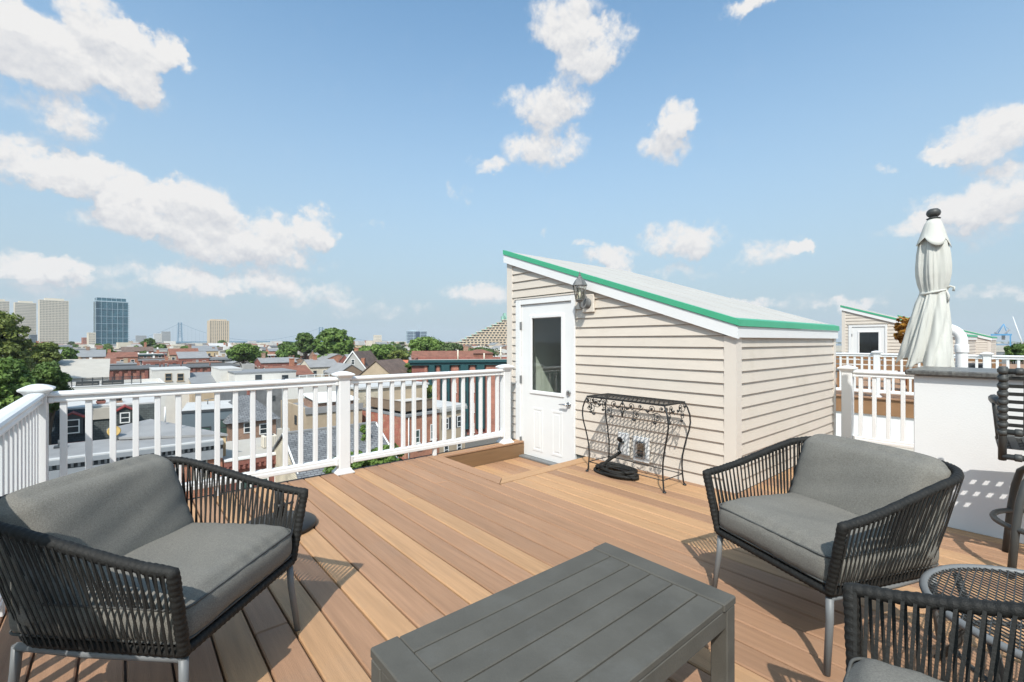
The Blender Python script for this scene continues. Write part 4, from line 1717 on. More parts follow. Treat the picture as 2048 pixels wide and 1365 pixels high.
def window(root, x, z, w, h, frame='trim_white', pane='pane', face='f', dims=(0, 0), style='sash', sill=False):
    key = (round(w, 2), round(h, 2), frame, style, sill)
    if key not in WIN:
        b = MB()
        t = min(.09, w * .12)
        b.box(-w / 2, -.05, 0, -w / 2 + t, .0, h)
        b.box(w / 2 - t, -.05, 0, w / 2, .0, h)
        b.box(-w / 2 + t, -.048, 0, w / 2 - t, .0, t)
        b.box(-w / 2 + t, -.048, h - t, w / 2 - t, .0, h)
        if style in ('sash', 'grid'):
            b.box(-w / 2 + t, -.046, h * .5 - t * .35, w / 2 - t, .0, h * .5 + t * .35)
        if style == 'grid':
            b.box(-t * .3, -.044, t, t * .3, .0, h - t)
        if sill:
            b.box(-w / 2 - .08, -.11, -.10, w / 2 + .08, .0, -.002)
        p = MB().box(-w / 2 + t * .8, -.022, t * .8, w / 2 - t * .8, -.004, h - t * .8)
        WIN[key] = (b.mesh('window', frame), {})
    fm, panes = WIN[key]
    if pane not in panes:
        t = min(.09, w * .12)
        panes[pane] = MB().box(-w / 2 + t * .8, -.022, t * .8, w / 2 - t * .8, -.004, h - t * .8).mesh('pane', pane)
    W, Dp = dims
    if face == 'f':
        loc, rz = (x, -Dp / 2 - .004, z), 0
    elif face == 'l':
        loc, rz = (-W / 2 - .004, -x, z), -pi / 2
    else:
        loc, rz = (W / 2 + .004, x, z), pi / 2
    o = inst('window', fm, root, loc, (0, 0, rz))
    inst('pane', panes[pane], o)
    return o


def chimney(root, x, y, z0, w, d, h, mat='brick_brown', pots=0):
    b = MB()
    b.box(x - w / 2, y - d / 2, z0, x + w / 2, y + d / 2, z0 + h)
    b.box(x - w / 2 - .06, y - d / 2 - .06, z0 + h - .14, x + w / 2 + .06, y + d / 2 + .06, z0 + h + .02)
    c = b.build('chimney', mat, root)
    for k in range(pots):
        xx = x - w / 2 + w * (k + .5) / pots
        MB().lathe([(.14, z0 + h), (.15, z0 + h + .3), (.20, z0 + h + .36), (.11, z0 + h + .44)], 8, (xx, y, 0)).build('chimney_pot', 'trim_dark', c)
    return c


FOOT = []


class Bld:
    """a house: root Empty on the ground; local x along its front (which faces -y), z up from the ground"""

    def __init__(s, name, label, cat, x0, x1, y0, dp, ztop, rz=0.0, wall='brick_red', roof='roof_white', kind='flat', group=None, over=.12, ridge=1.6, pivot=None, rx='x'):
        s.w, s.d = x1 - x0, dp
        s.h = ztop - GZ
        c = Vector(((x0 + x1) / 2, y0 + dp / 2, GZ))
        if pivot is not None:
            pv = Vector((pivot[0], pivot[1], GZ))
            c = pv + Matrix.Rotation(rz, 3, 'Z') @ (c - pv)
        s.root = thing(name, label, cat, c, rz, group)
        FOOT.append((c.x, c.y, max(s.w, dp) * .55))
        w, d, h = s.w / 2, dp / 2, s.h
        if kind == 'flat':
            MB().box(-w, -d, 0, w, d, h - .22).build('wall', wall, s.root)
            s.roof = MB().box(-w - over, -d - over, h - .22, w + over, d + over, h).build('roof', roof, s.root)
        elif kind == 'parapet':
            MB().box(-w, -d, 0, w, d, h - .5).build('wall', wall, s.root)
            b = MB()
            b.box(-w, -d, h - .5, w, -d + .25, h)
            b.box(-w, d - .25, h - .5, w, d, h)
            b.box(-w, -d + .25, h - .5, -w + .25, d - .25, h)
            b.box(w - .25, -d + .25, h - .5, w, d - .25, h)
            b.build('parapet', wall, s.root)
            s.roof = MB().box(-w + .25, -d + .25, h - .5, w - .25, d - .25, h - .40).build('roof', roof, s.root)
            MB().box(-w - .05, -d - .05, h, w + .05, -d + .30, h + .07).build('coping', 'trim_white' if 'white' in wall or 'cream' in wall else 'stone', s.root)
        elif kind == 'gable_x':       # ridge along x, slopes face front and back
            MB().prism([(-d, 0), (d, 0), (d, h), (0, h + ridge), (-d, h)], -w, w, 'x').build('wall', wall, s.root)
            b = MB()
            e = over + .1
            k = ridge / d
            for sg in (-1, 1):
                b.prism([(0, h + ridge + .02), (sg * (d + e), h - k * e + .02), (sg * (d + e), h - k * e + .16), (0, h + ridge + .16)], -w - over, w + over, 'x')
            s.roof = b.build('roof', roof, s.root)
        elif kind == 'gable_y':
            MB().prism([(-w, 0), (w, 0), (w, h), (0, h + ridge), (-w, h)], -d, d, 'y').build('wall', wall, s.root)
            b = MB()
            e = over + .1
            k = ridge / w
            for sg in (-1, 1):
                b.prism([(0, h + ridge + .02), (sg * (w + e), h - k * e + .02), (sg * (w + e), h - k * e + .16), (0, h + ridge + .16)], -d - over, d + over, 'y')
            s.roof = b.build('roof', roof, s.root)
        elif kind == 'none':
            pass
        elif kind == 'hip':
            MB().box(-w, -d, 0, w, d, h).build('wall', wall, s.root)
            e = over + .15
            q = min(w, d) * .75
            rl = max(.05, w - q)
            b = MB()
            b.add([(-w - e, -d - e, h), (w + e, -d - e, h), (w + e, d + e, h), (-w - e, d + e, h), (-rl, 0, h + ridge), (rl, 0, h + ridge)],
                  [(3, 2, 1, 0), (0, 1, 5, 4), (1, 2, 5), (2, 3, 4, 5), (3, 0, 4)])
            s.roof = b.build('roof', roof, s.root)
        elif kind == 'shed':          # low at the front
            MB().prism([(-d, 0), (d, 0), (d, h + ridge), (-d, h)], -w, w, 'x').build('wall', wall, s.root)
            k = ridge / (2 * d)
            s.roof = MB().prism([(-d - over, h - k * over + .01), (d + over, h + ridge + k * over + .01), (d + over, h + ridge + k * over + .16), (-d - over, h - k * over + .16)], -w - over, w + over, 'x').build('roof', roof, s.root)

    def win(s, x, z, w, h, face='f', **k):
        return window(s.root, x, z - GZ, w, h, face=face, dims=(s.w, s.d), **k)

    def chim(s, x, y, w=.7, d=.6, h=1.0, mat='brick_brown', pots=0, z=None):
        return chimney(s.root, x, y, (s.h if z is None else z - GZ) - .3, w, d, h + .3, mat, pots)


def span(uL, uR, Y):
    return on_y(uL, Y)[0], on_y(uR, Y)[0]


def zy(u, v, Y):
    return zv(v, on_y(u, Y)[1])


# ================================================================== NEXT-DOOR ROOFS (to the right)
nb = thing('neighbour_rowhouse', 'white low roof with white parapet beyond the railing by the shed', 'rowhouse', (9.7, -2, GZ))
MB().box(-2.74, -8, 0, 2.66, 6.4, 13.0).build('wall', 'brick_red', nb)
MB().box(-2.74, -8, 13.0, 2.66, 6.4, 13.1).build('roof', 'roof_cream', nb)
MB().box(-2.3, 4.2, 13.1, -1.7, 4.9, 13.35).build('roof_hatch', 'roof_silver', nb)
nd_ = thing('neighbour_deck', 'raised roof deck with brown fascia board above a white parapet wall', 'roof deck', (15.7, -2, GZ))
MB().box(-3.32, -9, 0, 20, 6.6, 13.72).build('wall', 'white_stucco', nd_)
MB().box(-3.36, -9, 13.72, -3.28, 6.6, 14.06).build('fascia_board', 'wood_brown', nd_)
MB().box(-3.40, -9, 14.062, 20, 6.6, 14.09).build('decking', 'deck_brown', nd_)
on = thing('rowhouse_below_deck', 'brick rowhouse carrying the wooden roof deck', 'rowhouse', (3, -2, GZ))
MB().box(-3.55, -8, 0, 3.9, 6.5, 13.69).build('wall', 'brick_red', on)
ys = [3.5, 2.46, .85, -.8]
railing('neighbour_railing', 'white railing on the raised neighbour deck beyond the low white roof', [(12.45, y) for y in (4.3, 2.46, .80, -1.2)], z0=.09)
bn = thing('wooden_bench', 'brown wooden slatted bench behind the railing of the neighbour deck', 'bench', (14.6, 2.2, .09), pi / 2)
for k in range(4):
    MB().box(-1.5, -.28 + k * .14, .40, 1.5, -.17 + k * .14, .43).build('slat', 'wood_brown', bn)
for k in range(3):
    MB().box(-1.5, .30, .5 + k * .13, 1.5, .33, .6 + k * .13).build('back_slat', 'wood_brown', bn)
for sx in (-1.4, 0, 1.4):
    MB().box(sx - .04, -.26, 0, sx + .04, .36, .40).build('leg', 'wood_brown', bn)
pl = thing('planter', 'dark square planter standing beside the white vent pipe', 'planter', (*at(1942, 9.2)[:2], -.9 + .0))
MB().prism([(-.20, 0), (.20, 0), (.28, 1.75), (-.28, 1.75)], -.26, .26, 'x').build('pot', 'trim_dark', pl)


# ================================================================== TREES
def leaf_mesh(name, mat, clumps, per, size, seed, squash=.75):
    rs = np.random.RandomState(seed)
    cs, ns = [], []
    for (cx_, cy_, cz_, rx_, ry_, rz_) in clumps:
        d = rs.normal(size=(per, 3))
        d /= np.linalg.norm(d, axis=1)[:, None]
        r = rs.uniform(.55, 1.0, per) ** .5
        r += rs.uniform(-.06, .45, per) * (rs.rand(per) < .28)
        cs.append(np.array([cx_, cy_, cz_]) + d * r[:, None] * np.array([rx_, ry_, rz_]))
        nn_ = d + rs.normal(scale=.55, size=(per, 3)) + np.array([0, 0, .35])
        ns.append(nn_ / np.linalg.norm(nn_, axis=1)[:, None])
    c = np.concatenate(cs)
    nv = np.concatenate(ns)
    k = len(c)
    ref = rs.normal(size=(k, 3))
    a = np.cross(nv, ref)
    a /= np.linalg.norm(a, axis=1)[:, None]
    bb_ = np.cross(nv, a)
    sz = size * rs.uniform(.6, 1.3, k)[:, None]
    v = np.empty((k, 4, 3))
    v[:, 0] = c - a * sz
    v[:, 1] = c - bb_ * sz * .55 + nv * sz * .12
    v[:, 2] = c + a * sz
    v[:, 3] = c + bb_ * sz * .55 + nv * sz * .12
    me = bpy.data.meshes.new(name)
    me.vertices.add(4 * k)
    me.vertices.foreach_set('co', v.ravel())
    me.loops.add(4 * k)
    me.loops.foreach_set('vertex_index', np.arange(4 * k, dtype=np.int32))
    me.polygons.add(k)
    me.polygons.foreach_set('loop_start', np.arange(0, 4 * k, 4, dtype=np.int32))
    me.update(calc_edges=True)
    me.materials.append(M[mat])
    return me


def make_tree(seed, H, Rc, zc, Rz, mat, nclump, per, leaf, lean=0, spread=1.0):
    """crown mesh, trunk mesh; trunk foot at the origin"""
    r = random.Random(seed)
    cl = []
    nclump = int(nclump * 1.6)
    per = int(per * .72)
    for k in range(nclump):
        th = r.uniform(0, 2 * pi)
        q = r.random() ** .6
        zz = r.uniform(-1, 1)
        rad = Rc * q * sqrt(max(.05, 1 - zz * zz * .85)) * spread
        s = Rc * r.uniform(.15, .33)
        cl.append((rad * cos(th) + lean * (zz + 1), rad * sin(th), zc + zz * Rz * .85, s, s, s * r.uniform(.55, .8)))
    cm = leaf_mesh('crown', mat, cl, per, leaf, seed)
    b = MB()
    b.tube([(0, 0, 0), (.05 * H * .1, 0, zc * .5), (lean * .5, 0, zc), (lean, 0, zc + Rz * .5)], lambda i: (H * .026, H * .02, H * .014, H * .006)[i], 7)
    for k in range(min(9, nclump)):
        c = cl[k]
        zb = zc * r.uniform(.45, .8)
        b.tube([(0, 0, zb), (c[0] * .5, c[1] * .5, (zb + c[2]) / 2 + .3), (c[0], c[1], c[2])], lambda i: (H * .011, H * .007, H * .003)[i], 5)
    return cm, b.mesh('trunk', 'bark')


def put_tree(meshes, p, label, group=None, rz=0, sc=1.0, name='tree', cat='tree'):
    t = thing(name, label, cat, p, rz, group)
    inst('trunk', meshes[1], t, scale=(sc, sc, sc))
    inst('crown', meshes[0], t, scale=(sc, sc, sc))
    return t


TG = 'trees among the city rooftops'


def fit_tree(u, vtop, vbot, wpx, d, mat, label, seed, nclump=46, per=120, leaf=.28, spread=1.0):
    """one tree whose crown spans these bearings at its real distance"""
    zt_, zb_ = zv(vtop, d), zv(vbot, d)
    Rc = wpx / 2 / F * d / sqrt(1 + ((u - CU) / F) ** 2)
    zc = (zt_ + zb_) / 2 - GZ
    Rz = (zt_ - zb_) / 2
    ms = make_tree(seed, zt_ - GZ, Rc, zc, Rz, mat, nclump, per, leaf, spread=spread)
    p = at(u, d, GZ)
    return put_tree(ms, p, label)


fit_tree(-8, 622, 775, 150, 62, 'leaf_gold', 'tall tree with yellowing crown in front of the cream towers', 11, 110, 150, .26, .95)
fit_tree(85, 686, 740, 75, 75, 'leaf_gold', 'dark rounded tree below the cream towers, beside the red penthouse', 12, 50, 120, .26)
fit_tree(128, 696, 735, 60, 95, 'leaf_green', 'round green tree just behind the red penthouse', 13, 40, 110, .30)
fit_tree(10, 712, 860, 130, 36, 'leaf_green', 'bright green broad tree behind the railing corner post', 14, 120, 150, .17, .95)
fit_tree(93, 722, 830, 90, 40, 'leaf_deep', 'bushy tree crown rising just right of the corner post cap', 15, 80, 140, .17, .95)
fit_tree(668, 656, 742, 82, 150, 'leaf_green', 'largest tree above the rooftops, in front of the suspension bridge', 16, 70, 130, .55)
fit_tree(610, 667, 708, 46, 170, 'leaf_deep', 'smaller rounded tree next to the largest rooftop tree', 17, 36, 110, .5)
fit_tree(575, 685, 708, 40, 190, 'leaf_deep', 'low wide dark tree ahead of the bridge deck', 18, 30, 90, .5)
fit_tree(762, 690, 730, 62, 130, 'leaf_green', 'leafy tree just behind the grey gabled house', 19, 50, 120, .42)
fit_tree(735, 694, 722, 40, 140, 'leaf_green', 'pale leafy tree standing close to the white gable verge', 20, 30, 110, .42)
fit_tree(850, 678, 716, 72, 140, 'leaf_green', 'broad full tree in front of the blue office block', 21, 60, 120, .45)
fit_tree(800, 702, 722, 40, 125, 'leaf_gold', 'brownish green small tree between two full green trees', 22, 26, 90, .36)
fit_tree(487, 690, 722, 60, 135, 'leaf_green', 'green tree right of the tan tower', 23, 40, 120, .42)
fit_tree(297, 678, 694, 30, 260, 'leaf_deep', 'spreading tree under the far bridge tower', 24, 24, 70, .7)
fit_tree(322, 690, 702, 26, 230, 'leaf_deep', 'low dark tree beside the cream rooftop house', 25, 18, 70, .6)
fit_tree(905, 690, 712, 60, 190, 'leaf_far', 'hazy green trees at the foot of the stepped apartment block', 26, 34, 80, .6)
fit_tree(960, 699, 716, 70, 170, 'leaf_far', 'low leafy tree beyond the brick block with green bays', 27, 34, 80, .5)
fit_tree(830, 725, 745, 40, 90, 'leaf_deep', 'dark shrub-like tree beside the brick block with green bays', 28, 26, 90, .3)
fit_tree(845, 770, 812, 50, 62, 'leaf_gold', 'tree growing in the yard below the green bays', 29, 30, 90, .26)
fit_tree(700, 905, 965, 80, 25, 'leaf_green', 'street tree below the deck edge near the middle railing post', 30, 50, 120, .12)
fit_tree(772, 893, 945, 70, 26, 'leaf_green', 'street tree below the railing, in front of grey shingles', 31, 44, 120, .12)
fit_tree(728, 850, 895, 18, 35, 'leaf_green', 'climbing slim tree against the tan stucco wall', 32, 18, 90, .14)
fit_tree(435, 700, 708, 40, 280, 'leaf_far', 'thin line of dark foliage at the foot of the tan tower', 33, 16, 60, .6)
fit_tree(2040, 690, 722, 60, 45, 'leaf_deep', 'green shrub-topped tree beyond the far white rails', 34, 40, 110, .2)
mp = thing('potted_maple', 'small orange leaved maple tree beside the farther stair bulkhead', 'potted tree', (*at(1818, 12.6)[:2], .09))
ms = make_tree(41, 1.8, .33, 1.5, .42, 'leaf_maple', 24, 70, .05)
inst('trunk', ms[1], mp)
inst('crown', ms[0], mp)
MB().lathe([(.18, 0), (.24, .38), (.26, .40), (.24, .42), (.2, .40)], 16).build('pot', 'terracotta', mp)

# ================================================================== HOUSES ACROSS THE STREET
# brick house with grey bracketed cornice
Y = 38.0
x0, x1 = span(48, 445, Y)
hA = Bld('rowhouse', 'red brick rowhouse with long grey bracketed cornice and silver flat roof', 'rowhouse', x0, x1, Y, 13, -5.65, wall='brick_orange', roof='roof_silver', kind='none')
mxA = (x0 + x1) / 2
plan = [(x0 - mxA, -6.5), (x1 - mxA, -6.5), (x1 - mxA, -5.0), (.24 - mxA, -1.1), (x0 - mxA, -1.1)]
MB().prism(plan, 0, hA.h - .22, 'z').build('wall', 'brick_orange', hA.root)
MB().prism(plan, hA.h - .22, hA.h, 'z').build('roof', 'roof_silver', hA.root)
w = hA.w / 2
b = MB()
b.box(-w, -6.85, hA.h - .30, w, -6.5, hA.h - .02)
b.box(-w, -6.70, hA.h - 1.25, w, -6.5, hA.h - .62)
cn_ = b.build('cornice', 'trim_grey', hA.root)
MB().box(-w, -6.62, hA.h - .62, w, -6.5, hA.h - .30).build('cornice_frieze', 'trim_dark', hA.root)
DM = MB().prism([(-.16, 0), (0, 0), (0, -.28), (-.05, -.26), (-.14, -.10)], -.06, .06, 'x').mesh('bracket', 'trim_grey')
nbk = int(hA.w / .30)
for k in range(nbk):
    inst('bracket', DM, cn_, (-w + .2 + k * .30, -6.62, hA.h - .31))
MB().box(-w, -6.75, hA.h - .02, w, -6.3, hA.h + .05).build('gutter', 'roof_white', hA.root)
for u, v in ((400, 915), (135, 955), (275, 935), (455, 910)):
    xw = on_y(u, Y)[0] - (x0 + x1) / 2
    if abs(xw) < w - .4:
        zt_ = zy(u, v, Y)
        hA.win(xw, zt_ - 1.5, .85, 1.5, frame='stone', pane='pane', sill=True)
        MB().box(xw - .6, -6.58, zt_ + .02 - GZ, xw + .6, -6.5, zt_ + .24 - GZ).build('lintel', 'stone', hA.root)
# raised rear roof with yellowish side wall
def loc_(x, y, z):
    return Vector((x - mxA, y - (Y + 6.5), z - GZ))


P1, P2, P3, P4 = (-.36, 43.5, -5.10), (1.7, 46.0, -5.05), (5.9, 39.4, -5.70), (.24, 42.5, -5.62)
q = [loc_(*p) for p in (P4, P3, P2, P1)]
bt = [Vector((p.x, p.y, 0)) for p in q]
MB().hexa(bt + q).build('rear_storey', 'stucco_yellow', hA.root)
q2 = [loc_(*p) for p in ((-.05, 42.2, -5.60), (6.0, 39.2, -5.68), (1.8, 46.3, -5.03), (-.75, 43.4, -5.08))]
MB().hexa([p + Vector((0, 0, .02)) for p in q2] + [p + Vector((0, 0, .17)) for p in q2]).build('rear_roof', 'roof_silver', hA.root)
za, xb = hA.h + .2, 2.8
b = MB()
for (px, py, hh) in ((4.3 - mxA, -3.4, .1), (3.3 - mxA, -2.2, .2), (2.6 - mxA, -.4, .5)):
    b.tube([(px, py, za + .5), (px, py, za + 1.2 + hh)], .06, 8)
b.build('vent_pipe', 'pvc', hA.root)
b = MB()
b.tube([(-w + 1.2, -2.5, hA.h - .02), (-w + 1.2, -2.5, hA.h + .5)], .12, 8)
b.box(-w + .9, -2.8, hA.h - .02, -w + 1.5, -2.2, hA.h + .12)
b.build('roof_vent', 'trim_dark', hA.root)
p = at(228, 32.2, 0)
dsh = thing('satellite_dish', 'rusty yellow satellite dish on the silver roof edge', 'satellite dish', (p.x, p.y, -5.65), facing(228))
b = MB()
b.X = Matrix.Translation((0, -.1, .62)) @ Matrix.Rotation(radians(65), 4, 'X')
b.lathe([(.001, .0), (.16, .02), (.30, .07), (.37, .11), (.38, .12), (.30, .085), (.16, .035), (.001, .015)], 18)
b.X = None
b.build('dish', 'rust', dsh)
b = MB()
b.tube([(0, .05, 0), (0, .05, .5), (0, -.05, .62)], .03, 8)
b.tube([(0, -.05, .45), (0, -.45, .5), (0, -.55, .62)], .018, 6)
b.build('mast', 'grey_metal', dsh)

# low white roofed house with red brick cornice
Y = 38.0
x0, x1 = span(447, 604, Y)
hB = Bld('rowhouse', 'low brick rowhouse with corbelled red cornice and white flat roof, beside the silver roofed one', 'rowhouse', x0 + .02, x1, Y, 7.0, -7.15, wall='brick_dark', roof='roof_cream', over=.0)
w = hB.w / 2
b = MB()
b.box(-w, -3.75, hB.h - .45, w, -3.5, hB.h - .08)
b.box(-w, -3.66, hB.h - .75, w, -3.5, hB.h - .45)
cb = b.build('cornice', 'brick_dark', hB.root)
DM2 = MB().box(-.07, -.14, -.28, .07, 0, 0).mesh('bracket', 'brick_dark')
for k in range(int(hB.w / .34)):
    inst('bracket', DM2, cb, (-w + .2 + k * .34, -3.66, hB.h - .47))
MB().box(-w, -3.80, hB.h - .08, w, -3.3, hB.h + .05).build('coping', 'trim_white', hB.root)
for u in (490, 525, 560):
    xw = on_y(u, Y)[0] - (x0 + x1) / 2
    hB.win(xw, -9.6, .8, 1.4, pane='pane_green')
xw = on_y(566, 41.5)[0]
cst = thing('chimney_stack', 'tan chimney block with one tall thin flue pipe on the white roof', 'chimney', (xw, 41.4, -7.15))
MB().prism([(-.45, 0), (.45, 0), (.33, 1.2), (-.33, 1.2)], -.4, .4, 'x').build('block', 'stone', cst)
b = MB().bar((0, 0, 1.2), (0, 0, 5.1), .11, 10)
b.build('flue_pipe', 'roof_grey', cst)
MB().lathe([(.13, 5.1), (.15, 5.2), (.10, 5.45)], 10).build('flue_cap', 'trim_dark', cst)
ac = thing('air_conditioner', 'cream air conditioner box on the low white roof', 'air conditioner', (on_y(538, 40.5)[0], 40.5, -7.15))
MB().box(-.5, -.4, .05, .5, .4, .95, .03).build('cabinet', 'concrete_cream', ac)
MB().lathe([(.33, .95), (.33, .99), (.28, 1.0)], 16).build('fan_guard', 'trim_dark', ac)
b = MB()
for k in range(7):
    b.box(-.44 + k * .13, -.412, .15, -.38 + k * .13, -.402, .85)
b.build('grille', 'stone', ac)

# grey shingled roof in the middle
Y = 31.0
x0, x1 = span(606, 802, Y)
hC = Bld('house', 'house with big grey shingle roof slope below the middle railing post', 'house', x0, x1, Y, 9.0, -8.0, wall='cream_lap', roof='shingle_grey', kind='gable_x', ridge=2.55, over=.15)
b = MB()
w = hC.w / 2
b.tube([(w + .06, -4.5, hC.h + .05), (w + .06, 0, hC.h + 2.7)], .09, 6)
b.tube([(-w - .06, -4.5, hC.h + .05), (-w - .06, 0, hC.h + 2.7)], .09, 6)
b.build('verge_trim', 'trim_white', hC.root)
MB().box(-w, -.12, hC.h + 2.68, w, .12, hC.h + 2.80).build('ridge_cap', 'roof_silver', hC.root)

# mansard roofed house with dormers
Y = 57.0
x0, x1 = span(60, 178, Y)
LB = 'dark slate mansard house with red trim and a white dormer window'


def mansard(x0, x1, Y, zlo, zhi, label, mat, dorms):
    root = thing('mansard_house', label, 'house', ((x0 + x1) / 2, Y + 5, GZ))
    FOOT.append(((x0 + x1) / 2, Y + 5, max(x1 - x0, 10) * .55))
    w = (x1 - x0) / 2
    a, c = zlo - GZ, zhi - GZ
    MB().box(-w, -5, 0, w, 5, a).build('wall', 'brick_red', root)
    MB().prism([(-5.0, a), (5, a), (5, c), (-3.9, c), (-4.2, c - .3), (-4.8, a + 1)], -w, w, 'x').build('mansard_roof', mat, root)
    MB().box(-w, -3.85, c, w, 5.1, c + .14).build('flat_roof', 'roof_white', root)
    b = MB()
    b.box(-w - .02, -5.22, a - .35, w + .02, -5.0, a + .08)
    for sg in (-1, 1):
        b.prism([(-5.08, a), (-4.95, a), (-3.85, c + .05), (-4.05, c + .05)], sg * w - .12, sg * w + .12, 'x')
    b.build('trim', 'trim_red', root)
    for (xd, zd, dw, dh) in dorms:
        dd = MB()
        z0 = zd - GZ
        dd.prism([(-dw / 2 - .2, z0 - .1), (dw / 2 + .2, z0 - .1), (dw / 2 + .2, z0 + dh + .15), (0, z0 + dh + .55), (-dw / 2 - .2, z0 + dh + .15)], -5.15, -3.6, 'y')
        dm = dd.build('dormer', 'trim_dark' if 'slate' == mat[-5:] else 'shingle_slate2', root)
        b = MB()
        for sg in (-1, 1):
            b.hexa([(0, -5.3, z0 + dh + .52), (sg * (dw / 2 + .32), -5.3, z0 + dh + .08), (sg * (dw / 2 + .32), -3.7, z0 + dh + .08), (0, -3.7, z0 + dh + .52),
                    (0, -5.3, z0 + dh + .64), (sg * (dw / 2 + .32), -5.3, z0 + dh + .20), (sg * (dw / 2 + .32), -3.7, z0 + dh + .20), (0, -3.7, z0 + dh + .64)] if sg > 0 else
                   [(sg * (dw / 2 + .32), -5.3, z0 + dh + .08), (0, -5.3, z0 + dh + .52), (0, -3.7, z0 + dh + .52), (sg * (dw / 2 + .32), -3.7, z0 + dh + .08),
                    (sg * (dw / 2 + .32), -5.3, z0 + dh + .20), (0, -5.3, z0 + dh + .64), (0, -3.7, z0 + dh + .64), (sg * (dw / 2 + .32), -3.7, z0 + dh + .20)])
        b.build('dormer_roof', 'trim_red', dm)
        wf = window(dm, xd * 0, z0, dw, dh, dims=(0, 10.31), style='sash')
        dm.location = (xd, 0, 0)
    return root


def xz(u, v, Y):
    X_, d = on_y(u, Y)
    return X_, zv(v, d)


xa, za = xz(145, 868, Y - .2)
m1 = mansard(x0, x1, Y, zy(120, 890, Y), zy(120, 822, Y + 1), LB, 'shingle_slate', [(xa - (x0 + x1) / 2, za, .95, 1.25)])
x2, x3 = span(178.5, 318, Y)
xa, za = xz(250, 847, Y - .2)
m2 = mansard(x2, x3, Y, zy(250, 886, Y), zy(250, 812, Y + 1), 'grey shingled mansard house with one small red trimmed dormer and chimney pots', 'shingle_slate2', [(xa - (x2 + x3) / 2, za, .75, 1.0)])
for (u, v0, v1, wpx, mat) in ((202, 835, 803, 15, 'brick_dark'), (236, 830, 803, 15, 'brick_brown')):
    X_, d = on_y(u, Y + 3)
    chimney(m2, X_ - (x2 + x3) / 2, 3 - 5, zv(v0, d) - GZ, wpx / F * d * .8, .7, zv(v1, d) - zv(v0, d), mat, 2)
X_, d = on_y(199, Y + 1)
MB().box(X_ - (x2 + x3) / 2 - .75, -4.6, zv(838, d) - GZ, X_ - (x2 + x3) / 2 + .75, -3.4, zv(816, d) - GZ).build('stack', 'stone', m2)

# blue-grey panelled box house
pc = at(364, 40.5)
hG = Bld('house', 'blue grey panelled box house with white roof and two dark windows', 'house', pc.x, pc.x + 3.9, pc.y, 6.5, -4.85, rz=radians(-9), wall='bluegrey_panel', roof='roof_white', over=.06, pivot=(pc.x, pc.y))
MB().box(-hG.w / 2 - .07, -3.32, hG.h - .24, hG.w / 2 + .07, -3.25, hG.h - .02).build('roof_edge', 'trim_dark', hG.root)
MB().box(-hG.w / 2 - .02, -3.2, 0, -hG.w / 2, 3.2, hG.h - .25).build('side_panel', 'bluegrey_dark', hG.root)
hG.win(-.25, -7.75, .85, 1.35, frame='trim_dark', pane='pane_green', style='plain')
hG.win(1.2, -7.35, .85, 1.5, frame='trim_dark', pane='pane_green', style='sash')
MB().tube([(-.2, .6, hG.h), (-.2, .6, hG.h + .5)], .05, 6).tube([(-.5, .6, hG.h + .45), (.3, .6, hG.h + .55)], .04, 6).build('roof_vent', 'grey_metal', hG.root)

# brick house with grey hipped shingle roof
Y = 48.0
x0, x1 = span(458, 552, Y)
hH = Bld('house', 'brown brick house with worn grey shingle roof and four white framed windows', 'house', x0, x1, Y, 8, zy(500, 843, Y), wall='brick_brown', roof='shingle_grey', kind='hip', ridge=2.0, over=.2)
for u, v in ((496, 842), (527, 845), (497, 882), (528, 880)):
    X_, zt_ = xz(u, v + 3, Y)
    hH.win(X_ - (x0 + x1) / 2, zt_ - 1.0, .72, 1.0)
for v in (850, 880):
    hH.win(1.5, zy(458, v, Y) - .9, .6, .9, face='l')
hH.chim(.8, 1.0, .7, .6, 1.8, 'brick_dark', z=hH.h + GZ + .8)
p = on_y(462, 44)[0]
fb_ = thing('terrace_fence', 'thin black metal terrace fence beside the brown brick house', 'fence', (p, 45.3, -8.8))
for k in range(18):
    MB().box(-.6 + k * .14, -.012, 0, -.575 + k * .14, .012, 1.0).build('picket', 'trim_dark', fb_)
MB().box(-.65, -.02, 1.0, 1.9, .02, 1.05).build('top_rail', 'trim_dark', fb_)

# tan stucco house with pale parapet
Y = 46.0
x0, x1 = span(612, 724, Y)
zt_ = zy(660, 815, Y)
hK = Bld('rowhouse', 'blank tan stucco rowhouse with pale grey parapet behind the grey shingle roof', 'rowhouse', x0, x1, Y, 9, zt_, wall='stucco_tan', roof='roof_grey', kind='parapet')
MB().box(-hK.w / 2 - .08, -4.62, hK.h - .5, hK.w / 2 + .08, -4.5, hK.h + .12).build('parapet_band', 'roof_silver', hK.root)
MB().tube([(-hK.w / 2 + .9, -4.58, hK.h - 5), (-hK.w / 2 + .9, -4.58, hK.h - 1.2)], .07, 8).build('downpipe', 'trim_white', hK.root)
hK.win(1.2, zt_ - 1.9, .7, .9, face='l', frame='trim_dark')
b = MB()
b.box(-1.2, -3.5, hK.h - .4, 2.6, 1.5, hK.h + .35)
b.build('skylight_curb', 'brick_brown', hK.root)
MB().prism([(-3.7, hK.h + .36), (1.7, hK.h + .75), (1.7, hK.h + .85), (-3.7, hK.h + .46)], -1.4, 2.8, 'x').build('skylight_lid', 'trim_white', hK.root)

